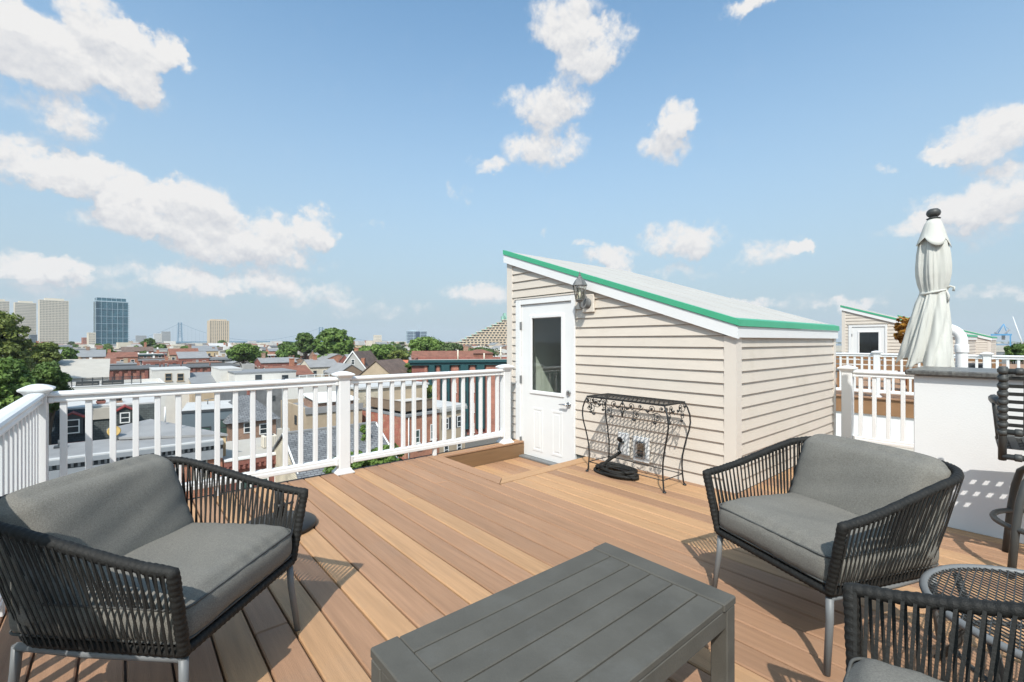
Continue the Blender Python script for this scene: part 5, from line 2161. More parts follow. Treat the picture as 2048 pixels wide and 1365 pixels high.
# painted brick corner building with a roof deck
pc = at(812, 46)
rzL = radians(9)
zt_ = zv(832, 46)
hL = Bld('corner_building', 'worn red painted brick corner building carrying a weathered wooden roof deck', 'building', pc.x, pc.x + 4.3, pc.y, 8.0, zt_, rz=rzL, wall='brick_patchy', roof='roof_grey', kind='flat', over=.05, pivot=(pc.x, pc.y))
MB().box(-hL.w / 2 - .01, -4.03, 0, hL.w / 2, -4.0, hL.h - .25).build('front_face', 'brick_orange', hL.root)
MB().box(-hL.w / 2 - .15, -4.18, hL.h - .18, hL.w / 2 + .1, -4.03, hL.h + .05).build('gutter', 'roof_silver', hL.root)
hL.d += .06
hL.win(-.9, zt_ - 3.2, .85, 1.6, pane='pane_green', sill=True)
hL.win(1.3, zt_ - 2.9, .75, 1.6, pane='pane_green', sill=True)
MB().box(-1.2, -4.35, hL.h - 3.3, -.6, -4.03, hL.h - 2.9).build('window_unit', 'trim_white', hL.root)
MB().tube([(-hL.w / 2 + .25, -4.1, 2), (-hL.w / 2 + .25, -4.1, hL.h - .2)], .06, 6).build('downpipe', 'trim_white', hL.root)
# deck on it: fence of upright boards
dk = thing('roof_terrace_fence', 'weathered board fence round a roof deck on the painted brick building', 'fence', hL.root.location.copy(), rzL)
dk.location.z = zt_ + .02
MB().box(-hL.w / 2 + .15, -3.5, .25, hL.w / 2 - .3, 3.6, .40).build('deck_platform', 'wood_grey', dk)
for k in range(34):
    x_ = -hL.w / 2 + .2 + k * .112
    MB().box(x_, -3.54, .28, x_ + .085, -3.505, 1.25).build('fence_board', 'wood_grey', dk)
for k in range(60):
    y_ = -3.45 + k * .116
    MB().box(-hL.w / 2 + .11, y_, .28, -hL.w / 2 + .145, y_ + .088, 1.25).build('fence_board', 'wood_grey', dk)
b = MB()
b.box(-hL.w / 2 + .08, -3.60, 1.25, hL.w / 2 - .3, -3.46, 1.30)
b.box(-hL.w / 2 + .06, -3.46, 1.25, -hL.w / 2 + .20, 3.6, 1.30)
b.build('top_rail', 'wood_grey', dk)
# penthouse behind the deck
p0 = at(712, 53)
x0, x1 = span(716, 858, 51)
hP = Bld('roof_penthouse', 'cream clapboard penthouse with white flat roof behind the wooden roof deck', 'house', x0, x1, 51.5, 5, zv(781, 50), rz=radians(4), wall='stucco_tan', roof='roof_white', over=.22)
MB().box(-hP.w / 2 - .02, -2.53, 0, -hP.w / 2 + 2.6, -2.5, hP.h - .24).build('clapboard', 'cream_lap', hP.root)
MB().box(hP.w / 2 - .2, -2.74, hP.h - .6, hP.w / 2 - .0, -2.5, hP.h - .26).build('downpipe_head', 'trim_white', hP.root)
# beige part with shutters
pc2 = Vector((pc.x, pc.y, 0)) + Matrix.Rotation(rzL, 3, 'Z') @ Vector((4.32, -.05, 0))
hM = Bld('rowhouse', 'beige stucco rowhouse with dark shutters and white flat roof', 'rowhouse', pc2.x, pc2.x + 3.75, pc2.y, 9, zt_ + .35, rz=rzL, wall='stucco_tan', roof='roof_white', over=.12, pivot=(pc2.x, pc2.y))
MB().box(-hM.w / 2 - .05, -4.72, hM.h - .55, hM.w / 2 + .15, -4.5, hM.h - .22).build('cornice', 'stucco_grey', hM.root)
for xw in (-.95, .95):
    hM.win(xw, zt_ - 2.15, .66, 1.25)
    hM.win(xw, zt_ - 5.0, .66, 1.25)
    for sg in (-1, 1):
        MB().box(xw + sg * .36, -4.55, hM.h - 2.5, xw + sg * .66, -4.5, hM.h - 1.25).build('shutter', 'trim_dark', hM.root)

# brick block with green bays
uc = 930
dM = 75
cM = at(uc, dM, GZ)
hN = Bld('brick_block', 'large red brick block with tall dark green bay windows and green cornice', 'building', cM.x - 8.5, cM.x + 12.5, cM.y, 14, zv(721, dM), rz=facing(uc) + radians(3), wall='brick_dark', roof='roof_cream', kind='parapet', pivot=(cM.x, cM.y))
w = hN.w / 2
for q in range(2):
    MB().box(-w - .5 + q * .2, -7.75 + q * .3, hN.h - .35 - q * .45, w, -7.0, hN.h + .05 - q * .40).build('cornice', 'trim_green', hN.root)
px = lambda u: ((u - uc) / F) * dM + (0 - 2.0)
bays = [(857, 873), (881, 902), (918, 939), (951, 971)]
for (ua, ub) in bays:
    a, c = px(ua), px(ub)
    bay = MB().prism([(a, -7.0), (a + .25, -7.55), (c - .25, -7.55), (c, -7.0)], 1.0, hN.h - .8, 'z').build('bay', 'trim_green', hN.root)
    for fl in range(4):
        z0 = hN.h - 3.6 - fl * 3.3
        for q in range(2):
            xx = a + .45 + (c - a - .9) * (q + .5) / 2
            o = window(bay, xx, z0, (c - a - .9) / 2 - .08, 1.9, frame='trim_green', pane='pane', dims=(0, 15.12))
for (ua, ub) in ((850, 856), (874, 880), (903, 917), (940, 950), (972, 1000)):
    a, c = px(ua), px(ub)
    MB().box(a + .03, -7.12, 0, c - .03, -7.0, hN.h - .8).build('pilaster', 'brick_red', hN.root)
for u in (909, 945):
    for fl in range(4):
        window(hN.root, px(u), hN.h - 5.2 - fl * 3.3, .6, 1.5, dims=(0, 14.26), sill=True)
for (xx, hh) in ((-3.0, 1.6), (4.4, 2.1), (1.5, 1.0)):
    MB().bar((xx, -3, hN.h - .4), (xx, -3, hN.h + hh), .12, 8).build('vent_stack', 'concrete_cream', hN.root)

# long brick warehouse
Y = 140
x0, x1 = span(196, 480, Y)
hW = Bld('brick_warehouse', 'long low red brick warehouse with dark roof edge', 'warehouse', x0, x1, Y, 18, zy(340, 736, Y), wall='brick_red', roof='roof_dark', over=.5)
w = hW.w / 2
for k in range(18):
    xx = -w + hW.w * (k + .5) / 18
    MB().box(xx - .3, -9.3, 0, xx + .3, -9.0, hW.h - .3).build('pilaster', 'brick_dark', hW.root)
for (uu, vv, hh) in ((320, 732, 1), (328, 732, 1), (336, 733, .8), (362, 733, 1), (420, 733, .8)):
    X_, d = on_y(uu, Y + 4)
    MB().bar((X_ - (x0 + x1) / 2, -5, hW.h - .1), (X_ - (x0 + x1) / 2, -5, hW.h + hh), .14, 6).build('flue_pipe', 'brick_dark', hW.root)
# white box with two windows
Y = 100
x0, x1 = span(304, 380, Y)
hO = Bld('house', 'plain white rooftop block with two dark windows in front of the long warehouse', 'house', x0, x1, Y, 9, zy(340, 739, Y), wall='stucco_white', roof='roof_white', over=.05)
for u in (337, 361):
    X_, z_ = xz(u, 763, Y)
    hO.win(X_ - (x0 + x1) / 2, z_, 1.0, 1.35, frame='stucco_tan', sill=True)
# white building with terrace railing
Y = 76
x0, x1 = span(112, 330, Y)
hE = Bld('white_building', 'long white stucco building with dark metal terrace rail on top', 'building', x0, x1, Y, 10, zy(220, 772, Y), wall='stucco_white', roof='roof_white', kind='parapet')
tf = thing('terrace_railing', 'dark metal terrace railing along the white stucco building', 'railing', ((x0 + x1) / 2, Y + .3, hE.h + GZ + .07))
for k in range(9):
    xx = -hE.w / 2 + .4 + k * (hE.w * .72) / 8
    MB().box(xx - .05, -.05, 0, xx + .05, .05, 1.0).build('post', 'trim_dark', tf)
b = MB()
b.box(-hE.w / 2 + .4, -.02, .92, hE.w * .22 + .5, .02, .97)
b.box(-hE.w / 2 + .4, -.02, .12, hE.w * .22 + .5, .02, .16)
b.build('rail', 'trim_dark', tf)
bb_ = MB()
for k in range(90):
    xx = -hE.w / 2 + .45 + k * (hE.w * .72) / 90
    bb_.box(xx - .012, -.012, .16, xx + .012, .012, .92)
bb_.build('pickets', 'trim_dark', tf, kind='stuff')
for (u, nm) in ((176, 'sofa'), (226, 'sofa')):
    X_, d = on_y(u, Y + 4)
    sf = thing('terrace_sofa', 'dark patio sofa on the white roof terrace' if u == 176 else 'second dark patio sofa, nearer the white rooftop block', 'sofa', (X_, Y + 3, hE.h + GZ - .4))
    MB().box(-1.1, -.4, .1, 1.1, .4, .42, .05).build('seat', 'charcoal_metal', sf)
    MB().box(-1.1, .25, .42, 1.1, .42, .85, .05).build('backrest', 'charcoal_metal', sf)
    MB().box(-1.0, -.38, .42, 1.0, .22, .54, .05).build('cushion', 'fabric', sf)
Y = 98
x0, x1 = span(92, 216, Y)
hF = Bld('white_building', 'white painted building with pale sloping roof behind the terrace rail', 'building', x0, x1, Y, 12, zy(150, 760, Y), wall='stucco_white', roof='roof_cream', kind='shed', ridge=2.6)
X_, z_ = xz(114, 765, Y)
hF.win(X_ - (x0 + x1) / 2, z_, 1.1, 1.3, style='grid')
Y = 118
x0, x1 = span(58, 114, Y)
hR = Bld('roof_penthouse', 'red brick penthouse with pale grey roof slope and wide windows among the trees', 'house', x0, x1, Y, 6, zy(85, 716, Y), wall='brick_red', roof='roof_silver', kind='shed', ridge=1.1, over=.3)
for k in range(3):
    hR.win(-1.8 + k * 1.8, hR.h + GZ - 1.9, 1.6, 1.5, pane='pane_green', style='plain')
# grey siding wall, white modern
Y = 74
x0, x1 = span(466, 602, Y)
hI = Bld('house', 'tall flat roofed house with plain grey siding behind the brown brick house', 'house', x0, x1, Y, 12, zy(540, 772, Y), wall='grey_siding', roof='roof_white', over=.06)
hI.win(.6, hI.h + GZ - 2.3, .6, .8, frame='trim_dark')
Y = 86
x0, x1 = span(470, 592, Y)
hJ = Bld('white_building', 'boxy white building with grey roof edge and two dark doors', 'building', x0, x1, Y, 9, zy(530, 744, Y), wall='stucco_white', roof='roof_grey', over=.1)
for u in (517, 570):
    X_, z_ = xz(u, 766, Y)
    hJ.win(X_ - (x0 + x1) / 2, z_ - .4, 1.0, 1.7, frame='trim_dark', style='plain')
Y = 92
x0, x1 = span(440, 484, Y)
Bld('house', 'narrow pale stucco tower house left of the boxy white building', 'house', x0, x1, Y, 10, zy(460, 738, Y), wall='stucco_white', roof='roof_white', over=.04)
Y = 96
x0, x1 = span(384, 446, Y)
Bld('house', 'low house with dark sloping roof between two white blocks', 'house', x0, x1, Y, 8, zy(415, 768, Y), wall='stucco_tan', roof='roof_grey', kind='shed', ridge=1.4)
Y = 66
x0, x1 = span(596, 700, Y)
hT = Bld('white_building', 'white modern house with large dark picture window behind the middle post', 'building', x0, x1, Y, 8, zy(640, 764, Y), wall='stucco_white', roof='roof_white', over=.05)
hT.win(-1.5, hT.h + GZ - 3.4, 2.6, 1.9, frame='trim_white', pane='pane_green', style='plain')
hT.win(1.9, hT.h + GZ - 3.1, 1.6, 1.5, frame='trim_dark', style='plain')
rl = thing('terrace_railing', 'white open rail fence on the roof of the white modern house', 'railing', ((x0 + x1) / 2, Y + .5, hT.h + GZ))
for k in range(7):
    MB().box(-3.3 + k * 1.0, -.04, 0, -3.22 + k * 1.0, .04, 1.0).build('post', 'trim_white', rl)
MB().box(-3.3, -.03, .9, 2.8, .03, .98).build('rail', 'trim_white', rl)
MB().box(-3.3, -.03, .45, 2.8, .03, .52).build('rail', 'trim_white', rl)
# grey gabled house
Y = 112
x0, x1 = span(655, 752, Y)
cQ = at(706, 112)
hQ = Bld('gabled_house', 'grey gabled house with white verge boards and one small attic window', 'house', cQ.x - 4.0, cQ.x + 4.0, cQ.y, 12, zv(748, 112), rz=facing(706) + radians(-22), wall='stucco_grey', roof='shingle_brown', kind='gable_y', ridge=5.2, over=.15, pivot=(cQ.x, cQ.y))
hQ.win(0, hQ.h + GZ + 2.2, .9, 1.25)
b = MB()
for sg in (-1, 1):
    b.hexa([(sg * 4.2, -6.3, hQ.h - .25), (sg * 4.2, -6.15, hQ.h - .25), (0, -6.15, hQ.h + 5.2), (0, -6.3, hQ.h + 5.2),
            (sg * 4.2, -6.3, hQ.h + .12), (sg * 4.2, -6.15, hQ.h + .12), (0, -6.15, hQ.h + 5.6), (0, -6.3, hQ.h + 5.6)])
b.build('verge_board', 'trim_white', hQ.root)
hQ.chim(2.2, -5, .8, .8, 2.2, 'brick_orange', z=hQ.h + GZ + 1.5)
hQ.chim(-1.6, 0, .9, .8, 1.6, 'brick_brown', z=hQ.h + GZ + 3.8)
cQ = at(752, 84)
hQ2 = Bld('gabled_house', 'tan gabled house with brown shingle roof in front of the grey gable', 'house', cQ.x - 3.3, cQ.x + 3.3, cQ.y, 10, zv(752, 84), rz=facing(752) + radians(-28), wall='stucco_tan', roof='shingle_brown', kind='gable_y', ridge=2.6, over=.2, pivot=(cQ.x, cQ.y))
hQ2.win(0, hQ2.h + GZ - 1.5, .8, 1.2)
cQ = at(703, 90)
Bld('gabled_house', 'low house with pale tin gable roof just above the middle post', 'house', cQ.x - 2.6, cQ.x + 2.6, cQ.y, 8, zv(748, 90), rz=facing(703) + radians(20), wall='wood_grey', roof='roof_silver', kind='gable_y', ridge=1.7, pivot=(cQ.x, cQ.y))
cQ = at(800, 92)
Bld('gabled_house', 'small tan house with bright orange tiled roof', 'house', cQ.x - 3, cQ.x + 3, cQ.y, 7, zv(738, 92), rz=facing(800), wall='stucco_tan', roof='tile_orange', kind='gable_x', ridge=1.4, pivot=(cQ.x, cQ.y)).win(.2, zv(738, 92) - 1.7, 1.4, 1.1)
cQ = at(822, 98)
Bld('house', 'pinkish brick house with flat roof behind the orange tiled one', 'house', cQ.x - 2.6, cQ.x + 3.4, cQ.y, 7, zv(728, 98), rz=facing(822), wall='brick_red', roof='roof_grey', kind='flat', pivot=(cQ.x, cQ.y))
cQ = at(868, 105)
Bld('gabled_house', 'brick gabled house with rust coloured roof rising behind the green cornice', 'house', cQ.x - 5, cQ.x + 9, cQ.y, 8, zv(717, 105), rz=facing(868), wall='brick_orange', roof='shingle_rust', kind='gable_x', ridge=1.4, pivot=(cQ.x, cQ.y)).chim(5.5, 0, 1.1, .8, 2.6, 'brick_brown')
cQ = at(955, 120)
Bld('house', 'dark red mansard roofed house beyond the green cornice', 'house', cQ.x - 3, cQ.x + 4, cQ.y, 8, zv(708, 120), rz=facing(955), wall='shingle_rust', roof='shingle_rust', kind='hip', ridge=1.0, pivot=(cQ.x, cQ.y))
# ================================================================== ROWS OF HOUSES TO THE RIVER
WALLS = [('brick_red', 'red brick'), ('brick_brown', 'brown brick'), ('brick_orange', 'orange brick'), ('stucco_tan', 'tan stucco'), ('stucco_cream', 'cream stucco'),
         ('stucco_yellow', 'yellowish stucco'), ('stucco_white', 'white painted'), ('stucco_grey', 'grey stucco'), ('brick_dark', 'dark red brick'), ('brick_orange', 'orange brick'), ('brick_red', 'red brick'), ('brick_brown', 'brown brick')]
ROOFS = [('roof_white', 'white'), ('roof_silver', 'silver'), ('roof_grey', 'grey'), ('roof_cream', 'cream'), ('shingle_brown', 'brown'), ('roof_dark', 'dark')]
rr = random.Random(21)
def landmark(u):
    for lim, nm in ((60, 'beside the yellowing tree'), (140, 'below the cream towers'), (200, 'before the slim pale block'), (262, 'below the blue glass tower'), (330, 'near the hazy blocks'), (400, 'below the bridge tower'),
                    (462, 'below the tan tower'), (530, 'toward the river'), (595, 'under the bridge deck'), (640, 'by the smaller rounded tree'), (705, 'by the largest tree'), (770, 'by the grey gable'), (815, 'by the waterfront shed'),
                    (870, 'below the blue office block'), (925, 'beyond the green cornice'), (5000, 'below the stepped block')):
        if u < lim:
            return nm


RG = 'rowhouses filling the middle distance'
fixed = list(FOOT)
Y = 84.0
nh = 0

while Y < 400:
    pitch = 14.5 + Y * .046
    X = -.30 * Y
    while X < .84 * Y + 4:
        wd_ = rr.uniform(4.4, 6.6) + Y * .019
        dp = rr.uniform(7.5, 10.5)
        cx_, cy_ = X + wd_ / 2, Y + dp / 2 + rr.uniform(-1, 2)
        X += wd_ + rr.choice((0.05, 0.05, 0.05, 2.5))
        dist = cx_ * FX + cy_ * FY
        lat = cx_ * RX + cy_ * RY
        u = CU + F * lat / dist
        if any((cx_ - fx) ** 2 + (cy_ - fy) ** 2 < (fr + wd_ * .5) ** 2 for fx, fy, fr in fixed):
            continue
        if rr.random() < .06 or (Y < 138 and 185 < u < 490) or (Y < 120 and 625 < u < 1020):
            continue
        wm, wn = rr.choice(WALLS)
        rm, rn = rr.choice(ROOFS[:5] if rr.random() < .8 else ROOFS)
        kind = rr.choices(['flat', 'parapet', 'gable_x', 'gable_y', 'shed'], [5, 3, 2, 1.6, 1.5])[0]
        # roofs rise slowly with distance, so that the far rows show over the near ones
        zt_ = rr.uniform(-8.4, -4.6) + min(3.4, (Y - 84) * .012)
        if kind.startswith('gable') and rm in ('roof_white', 'roof_cream'):
            rm, rn = rr.choice((('shingle_brown', 'brown'), ('shingle_grey', 'grey'), ('roof_silver', 'silver'), ('shingle_rust', 'rust red')))
        rd = rr.uniform(1.0, 2.2)
        kn = {'flat': 'flat', 'parapet': 'parapet', 'gable_x': 'ridged', 'gable_y': 'gabled', 'shed': 'lean-to'}[kind]
        far = 'nearer' if Y < 150 else ('middle' if Y < 270 else 'farther')
        lab = f'{wn} rowhouse with {rn} {kn} roof in the {far} city rows'
        lab = f'{wn} rowhouse with {rn} {kn} roof, {far} rows, {landmark(u)}'
        h = Bld('rowhouse', lab, 'rowhouse', cx_ - wd_ / 2, cx_ + wd_ / 2, cy_ - dp / 2, dp, zt_, rz=rr.uniform(-.03, .03), wall=wm, roof=rm, kind=kind, ridge=rd, group=RG + ' ' + lab)
        nh += 1
        if kind in ('flat', 'parapet'):
            if rr.random() < .6:
                MB().box(-wd_ / 2 - .05, -dp / 2 - .4, h.h - .7, wd_ / 2 + .05, -dp / 2 - .01, h.h - .25).build('cornice', rr.choice(('trim_dark', 'trim_white', 'trim_grey', 'stone', 'trim_green')), h.root)
            if rr.random() < .35:
                sx_, sy_ = rr.uniform(-.3, .3) * wd_, rr.uniform(-.3, .3) * dp
                MB().prism([(-.8, h.h - .3), (.8, h.h - .3), (.8, h.h + .55), (-.8, h.h + .15)], sx_ - .6, sx_ + .6, 'x').build('skylight', 'pane', h.root)
            if rr.random() < .6:
                h.chim(rr.uniform(-.4, .4) * wd_, rr.uniform(-.3, .3) * dp, .9, .6, rr.uniform(.8, 1.6), rr.choice(('brick_brown', 'brick_orange', 'stucco_tan')))
            if rr.random() < .35:
                b = MB()
                bx_, by_ = rr.uniform(-.25, .25) * wd_, rr.uniform(-.2, .3) * dp
                b.box(bx_ - 1.2, by_ - 1.2, h.h - .5, bx_ + 1.2, by_ + 1.2, h.h + 1.7)
                b.build('roof_hut', rr.choice(('stucco_white', 'stucco_cream', 'stucco_grey', 'brick_red')), h.root)
            for k in range(rr.randint(1, 4)):
                vx, vy = rr.uniform(-.4, .4) * wd_, rr.uniform(-.4, .4) * dp
                MB().box(vx - .3, vy - .3, h.h - .4, vx + .3, vy + .3, h.h + rr.uniform(.3, .8)).build('roof_vent', rr.choice(('roof_silver', 'trim_white', 'trim_dark')), h.root)
        elif rr.random() < .7:
            h.chim(rr.uniform(-.4, .4) * wd_, 0, .9, .7, rr.uniform(1.2, 2.2) + (rd if kind == 'gable_x' else .4), rr.choice(('brick_brown', 'brick_orange')))
        if Y < 250:
            nw = max(1, int(wd_ / 2.2))
            for fl in range(2 if Y < 160 else 1):
                for k in range(nw):
                    xx = -wd_ / 2 + wd_ * (k + .5) / nw
                    h.win(xx, zt_ - 2.3 - fl * 3.0, 1.0, 1.5, frame=rr.choice(('trim_white', 'trim_white', 'stone', 'trim_dark')), sill=False)
            for k in range(2):
                h.win(-dp / 4 + k * dp / 2, zt_ - 2.3, .9, 1.4, face='l', frame='trim_white')
    Y += pitch
# everything between the rows and the river: too small to tell apart
b = MB()
mats = ['stucco_cream', 'stucco_white', 'brick_red', 'stucco_tan', 'roof_white', 'roof_grey', 'brick_brown']
for k in range(1300):
    d = 400 + 690 * rr.random() ** .8
    u = rr.uniform(-120, 1100)
    p = at(u, d, GZ)
    b.m = rr.randrange(len(mats))
    ww, dd, hh = rr.uniform(6, 18), rr.uniform(6, 14), rr.uniform(7, 11.5)
    if rr.random() < .06:
        hh += rr.uniform(2, 5)
    b.X = Matrix.Translation(p) @ Matrix.Rotation(rr.uniform(-.15, .15), 4, 'Z')
    b.box(-ww / 2, -dd / 2, 0, ww / 2, dd / 2, hh)
b.X = None
b.build('distant_rooftops', mats, None, kind='stuff')
# small trees scattered through the rows (shared crowns)
KT = [make_tree(100 + k, 11, 3.2, 8.0, 3.2, ('leaf_green', 'leaf_deep', 'leaf_far')[k % 3], 26, 70, .42) for k in range(4)]
names = ['bushy green tree between city roofs', 'dark green tree between city roofs', 'hazy pale tree between city roofs', 'ragged green tree between city roofs']
for k in range(46):
    d = 95 + 420 * rr.random() ** .9
    u = rr.uniform(60, 1000)
    j = rr.randrange(4)
    if (180 < u < 490 and d < 170) or (620 < u < 1020 and d < 175):
        d += 110
    p = at(u, d, GZ)
    lab = names[j] + (', nearer rows, ' if d < 220 else (', middle rows, ' if d < 350 else ', farther rows, ')) + landmark(u)
    put_tree(KT[j], p, lab, TG + ' ' + lab, rr.uniform(0, 6), rr.uniform(.8, 1.12) * (1 + d / 1500))
# far shore woods
b = MB()
for k in range(700):
    u = rr.uniform(-500, 2700)
    d = rr.uniform(2520, 3000)
    p = at(u, d, GZ)
    hgt = rr.uniform(7, 13)
    b.ball((p.x, p.y, GZ + hgt * .45), hgt * .9, 6, 4, (rr.uniform(1.5, 3), rr.uniform(1.5, 3), .62))
b.build('far_shore_woods', 'leaf_far', None, kind='stuff')
b = MB()
mats = ['stucco_white', 'stucco_cream', 'stucco_grey', 'brick_red']
for k in range(160):
    u = rr.uniform(380, 1000) if k < 120 else rr.uniform(1650, 2100)
    d = rr.uniform(2500, 2580)
    p = at(u, d, GZ)
    b.m = rr.randrange(4)
    ww, hh = rr.uniform(10, 45), rr.uniform(5, 12)
    b.box(p.x - ww / 2, p.y - 8, GZ, p.x + ww / 2, p.y + 8, GZ + hh)
b.build('far_shore_buildings', mats, None, kind='stuff')


# ================================================================== TOWERS
def tower(name, label, u0, u1, vtop, d, depth, off, wall, pane, cols, rows, cat='tower', crown=None, grid_t=.5, pier=.5, sides=True):
    uc = (u0 + u1) / 2
    w = (u1 - u0) / F * d / sqrt(1 + ((uc - CU) / F) ** 2)
    h = zv(vtop, d) - GZ
    root = thing(name, label, cat, at(uc, d + depth / 2, GZ), facing(uc) + radians(off))
    MB().box(-w / 2, -depth / 2, 0, w / 2, depth / 2, h - 1.0).build('glazing', pane, root)
    MB().box(-w / 2 - .5, -depth / 2 - .5, h - 1.2, w / 2 + .5, depth / 2 + .5, h).build('roof', wall, root)
    g = MB()
    cw, rh = w / cols, (h - 1) / rows
    for k in range(cols + 1):
        x_ = -w / 2 + k * cw
        g.box(x_ - cw * pier / 2, -depth / 2 - .45, 0, x_ + cw * pier / 2, -depth / 2 + .1, h - .1)
    for k in range(rows + 1):
        z_ = k * rh
        g.box(-w / 2, -depth / 2 - .35, z_ - rh * grid_t / 2, w / 2, -depth / 2 + .1, z_ + rh * grid_t / 2)
    if sides:
        nc = max(2, int(depth / cw))
        for sx in (-1, 1):
            for k in range(nc + 1):
                y_ = -depth / 2 + k * depth / nc
                g.box(sx * (w / 2 + .45), y_ - cw * pier / 2, 0, sx * (w / 2 - .1), y_ + cw * pier / 2, h - .1)
            for k in range(rows + 1):
                z_ = k * rh
                g.box(sx * (w / 2 + .35), -depth / 2, z_ - rh * grid_t / 2, sx * (w / 2 - .1), depth / 2, z_ + rh * grid_t / 2)
    g.build('facade_grid', wall, root, kind='stuff')
    return root, w, h


for (u0, u1, vt, d, lab) in ((78, 136, 601, 720, 'cream concrete tower with gridded windows, standing closest to the blue glass tower'),
                             (29, 71, 606, 800, 'cream concrete grid tower half hidden by the tall yellowing tree'),
                             (-36, 17, 602, 720, 'cream concrete grid tower cut off by the picture edge')):
    r_, w, h = tower('apartment_tower', lab, u0, u1, vt, d, 14, 7, 'concrete_cream', 'window_dark', 20, 30, crown=True, grid_t=.42, pier=.46)
    MB().box(-w * .32, -4, h, w * .36, 4, h + 3.0).build('roof_plant', 'concrete_cream', r_)
r_, w, h = tower('glass_tower', 'tall blue green glass apartment tower', 189, 255, 603, 600, 16, 9, 'mullion', 'glass_blue', 6, 7, grid_t=.035, pier=.05, sides=False)
MB().box(-w / 2 - .1, -8.1, 0, -w / 2 + 3.5, -8.0, h - .5).build('dark_bay', 'glass_blue2', r_)
MB().box(-w / 2 + 1, -7, h, w / 2 - 2, 7, h + 4.0).build('crown', 'glass_blue', r_)
b = MB()
for k in range(7):
    x_ = -w / 2 + 1 + (w - 3) * k / 6
    b.box(x_ - .15, -7.2, h, x_ + .15, -6.9, h + 4.1)
b.box(-4, -7.3, h + 3.6, 4, 6, h + 5)
b.build('crown_frame', 'mullion', r_, kind='stuff')
bl = MB()
for k in range(24):
    z_ = h * (k + 1) / 26
    bl.box(w / 2 - .2, -7.5, z_, w / 2 + 1.3, 4, z_ + .5)
    bl.box(-w / 2 + 3.6, -8.2, z_, -w / 2 + 5.0, -8.0, z_ + .9)
    for q in range(18):
        x_ = -w / 2 + 5.4 + q * (w - 6) / 18
        if rr.random() < .5:
            bl.box(x_, -8.12, z_, x_ + (w - 6) / 18 * .8, -8.02, z_ + rr.uniform(.6, 1.4))
bl.build('balconies', 'glass_blue2', r_, kind='stuff')
r_, w, h = tower('tan_tower', 'tan concrete apartment tower in front of the suspension bridge', 417, 455, 642, 850, 24, 10, 'tower_tan', 'window_dark', 9, 20, grid_t=.35, pier=.6)
for k in range(6):
    MB().box(-w / 2 + 3 + k * (w - 8) / 5, -11.5, h, -w / 2 + 5 + k * (w - 8) / 5, 10, h + 2.5).build('crown_fin', 'tower_tan', r_)
r_, w, h = tower('office_block', 'dark blue office block with pale floor bands above the broad tree', 813, 853, 663, 1000, 22, 6, 'mullion', 'office_blue', 3, 11, grid_t=.30, pier=.05)
MB().box(-3, -11.6, 0, 6, -11.2, h - 1).build('glass_strip', 'office_blue', r_)
MB().box(-w * .35, -6, h, -w * .05, 6, h + 2).build('roof_plant', 'mullion', r_)
MB().bar((w * .12, 0, h), (w * .12, 0, h + 13), .35, 6).build('antenna', 'mullion', r_)
for (u0, u1, vt, d, wl, lab) in ((176, 189, 666, 560, 'concrete_cream', 'slim pale banded block beside the blue glass tower'), (165, 176, 676, 640, 'brick_red', 'low red brick block beside the slim pale one'),
                                 (272, 292, 672, 1300, 'stucco_grey', 'hazy pale grey block at the near end of the bridge'), (308, 326, 668, 1250, 'stucco_white', 'hazy stepped white block near the bridge tower'),
                                 (324, 340, 664, 1250, 'stucco_grey', 'hazy stepped grey block touching the white one'), (60, 72, 670, 640, 'bluegrey_panel', 'small blue glass block at the foot of the half hidden tower'),
                                 (748, 762, 671, 900, 'concrete_cream', 'pale blocky tower pair by the white tank'), (730, 747, 682, 950, 'brick_red', 'red brick block beside the white storage tank'),
                                 (764, 812, 684, 1000, 'stucco_white', 'long low pale waterfront shed below the blue office block'), (345, 366, 690, 400, 'stucco_cream', 'cream flat roofed house with two dark openings below the bridge tower')):
    r_, w, h = tower('city_block', lab, u0, u1, vt, d, 14, 6, wl, 'window_dark', max(4, int((u1 - u0) / 2.2)), max(3, int((710 - vt) / 4)), cat='building', grid_t=.55, pier=.5)
tk = thing('storage_tank', 'white round storage tank on the far waterfront', 'tank', at(734, 960, GZ))
MB().lathe([(13, 0), (13, 9), (11, 12), (6, 14), (.1, 15)], 24).build('shell', 'white_paint', tk)
MB().lathe([(13.2, 8.6), (13.2, 9.1)], 24).build('rim', 'mullion', tk)

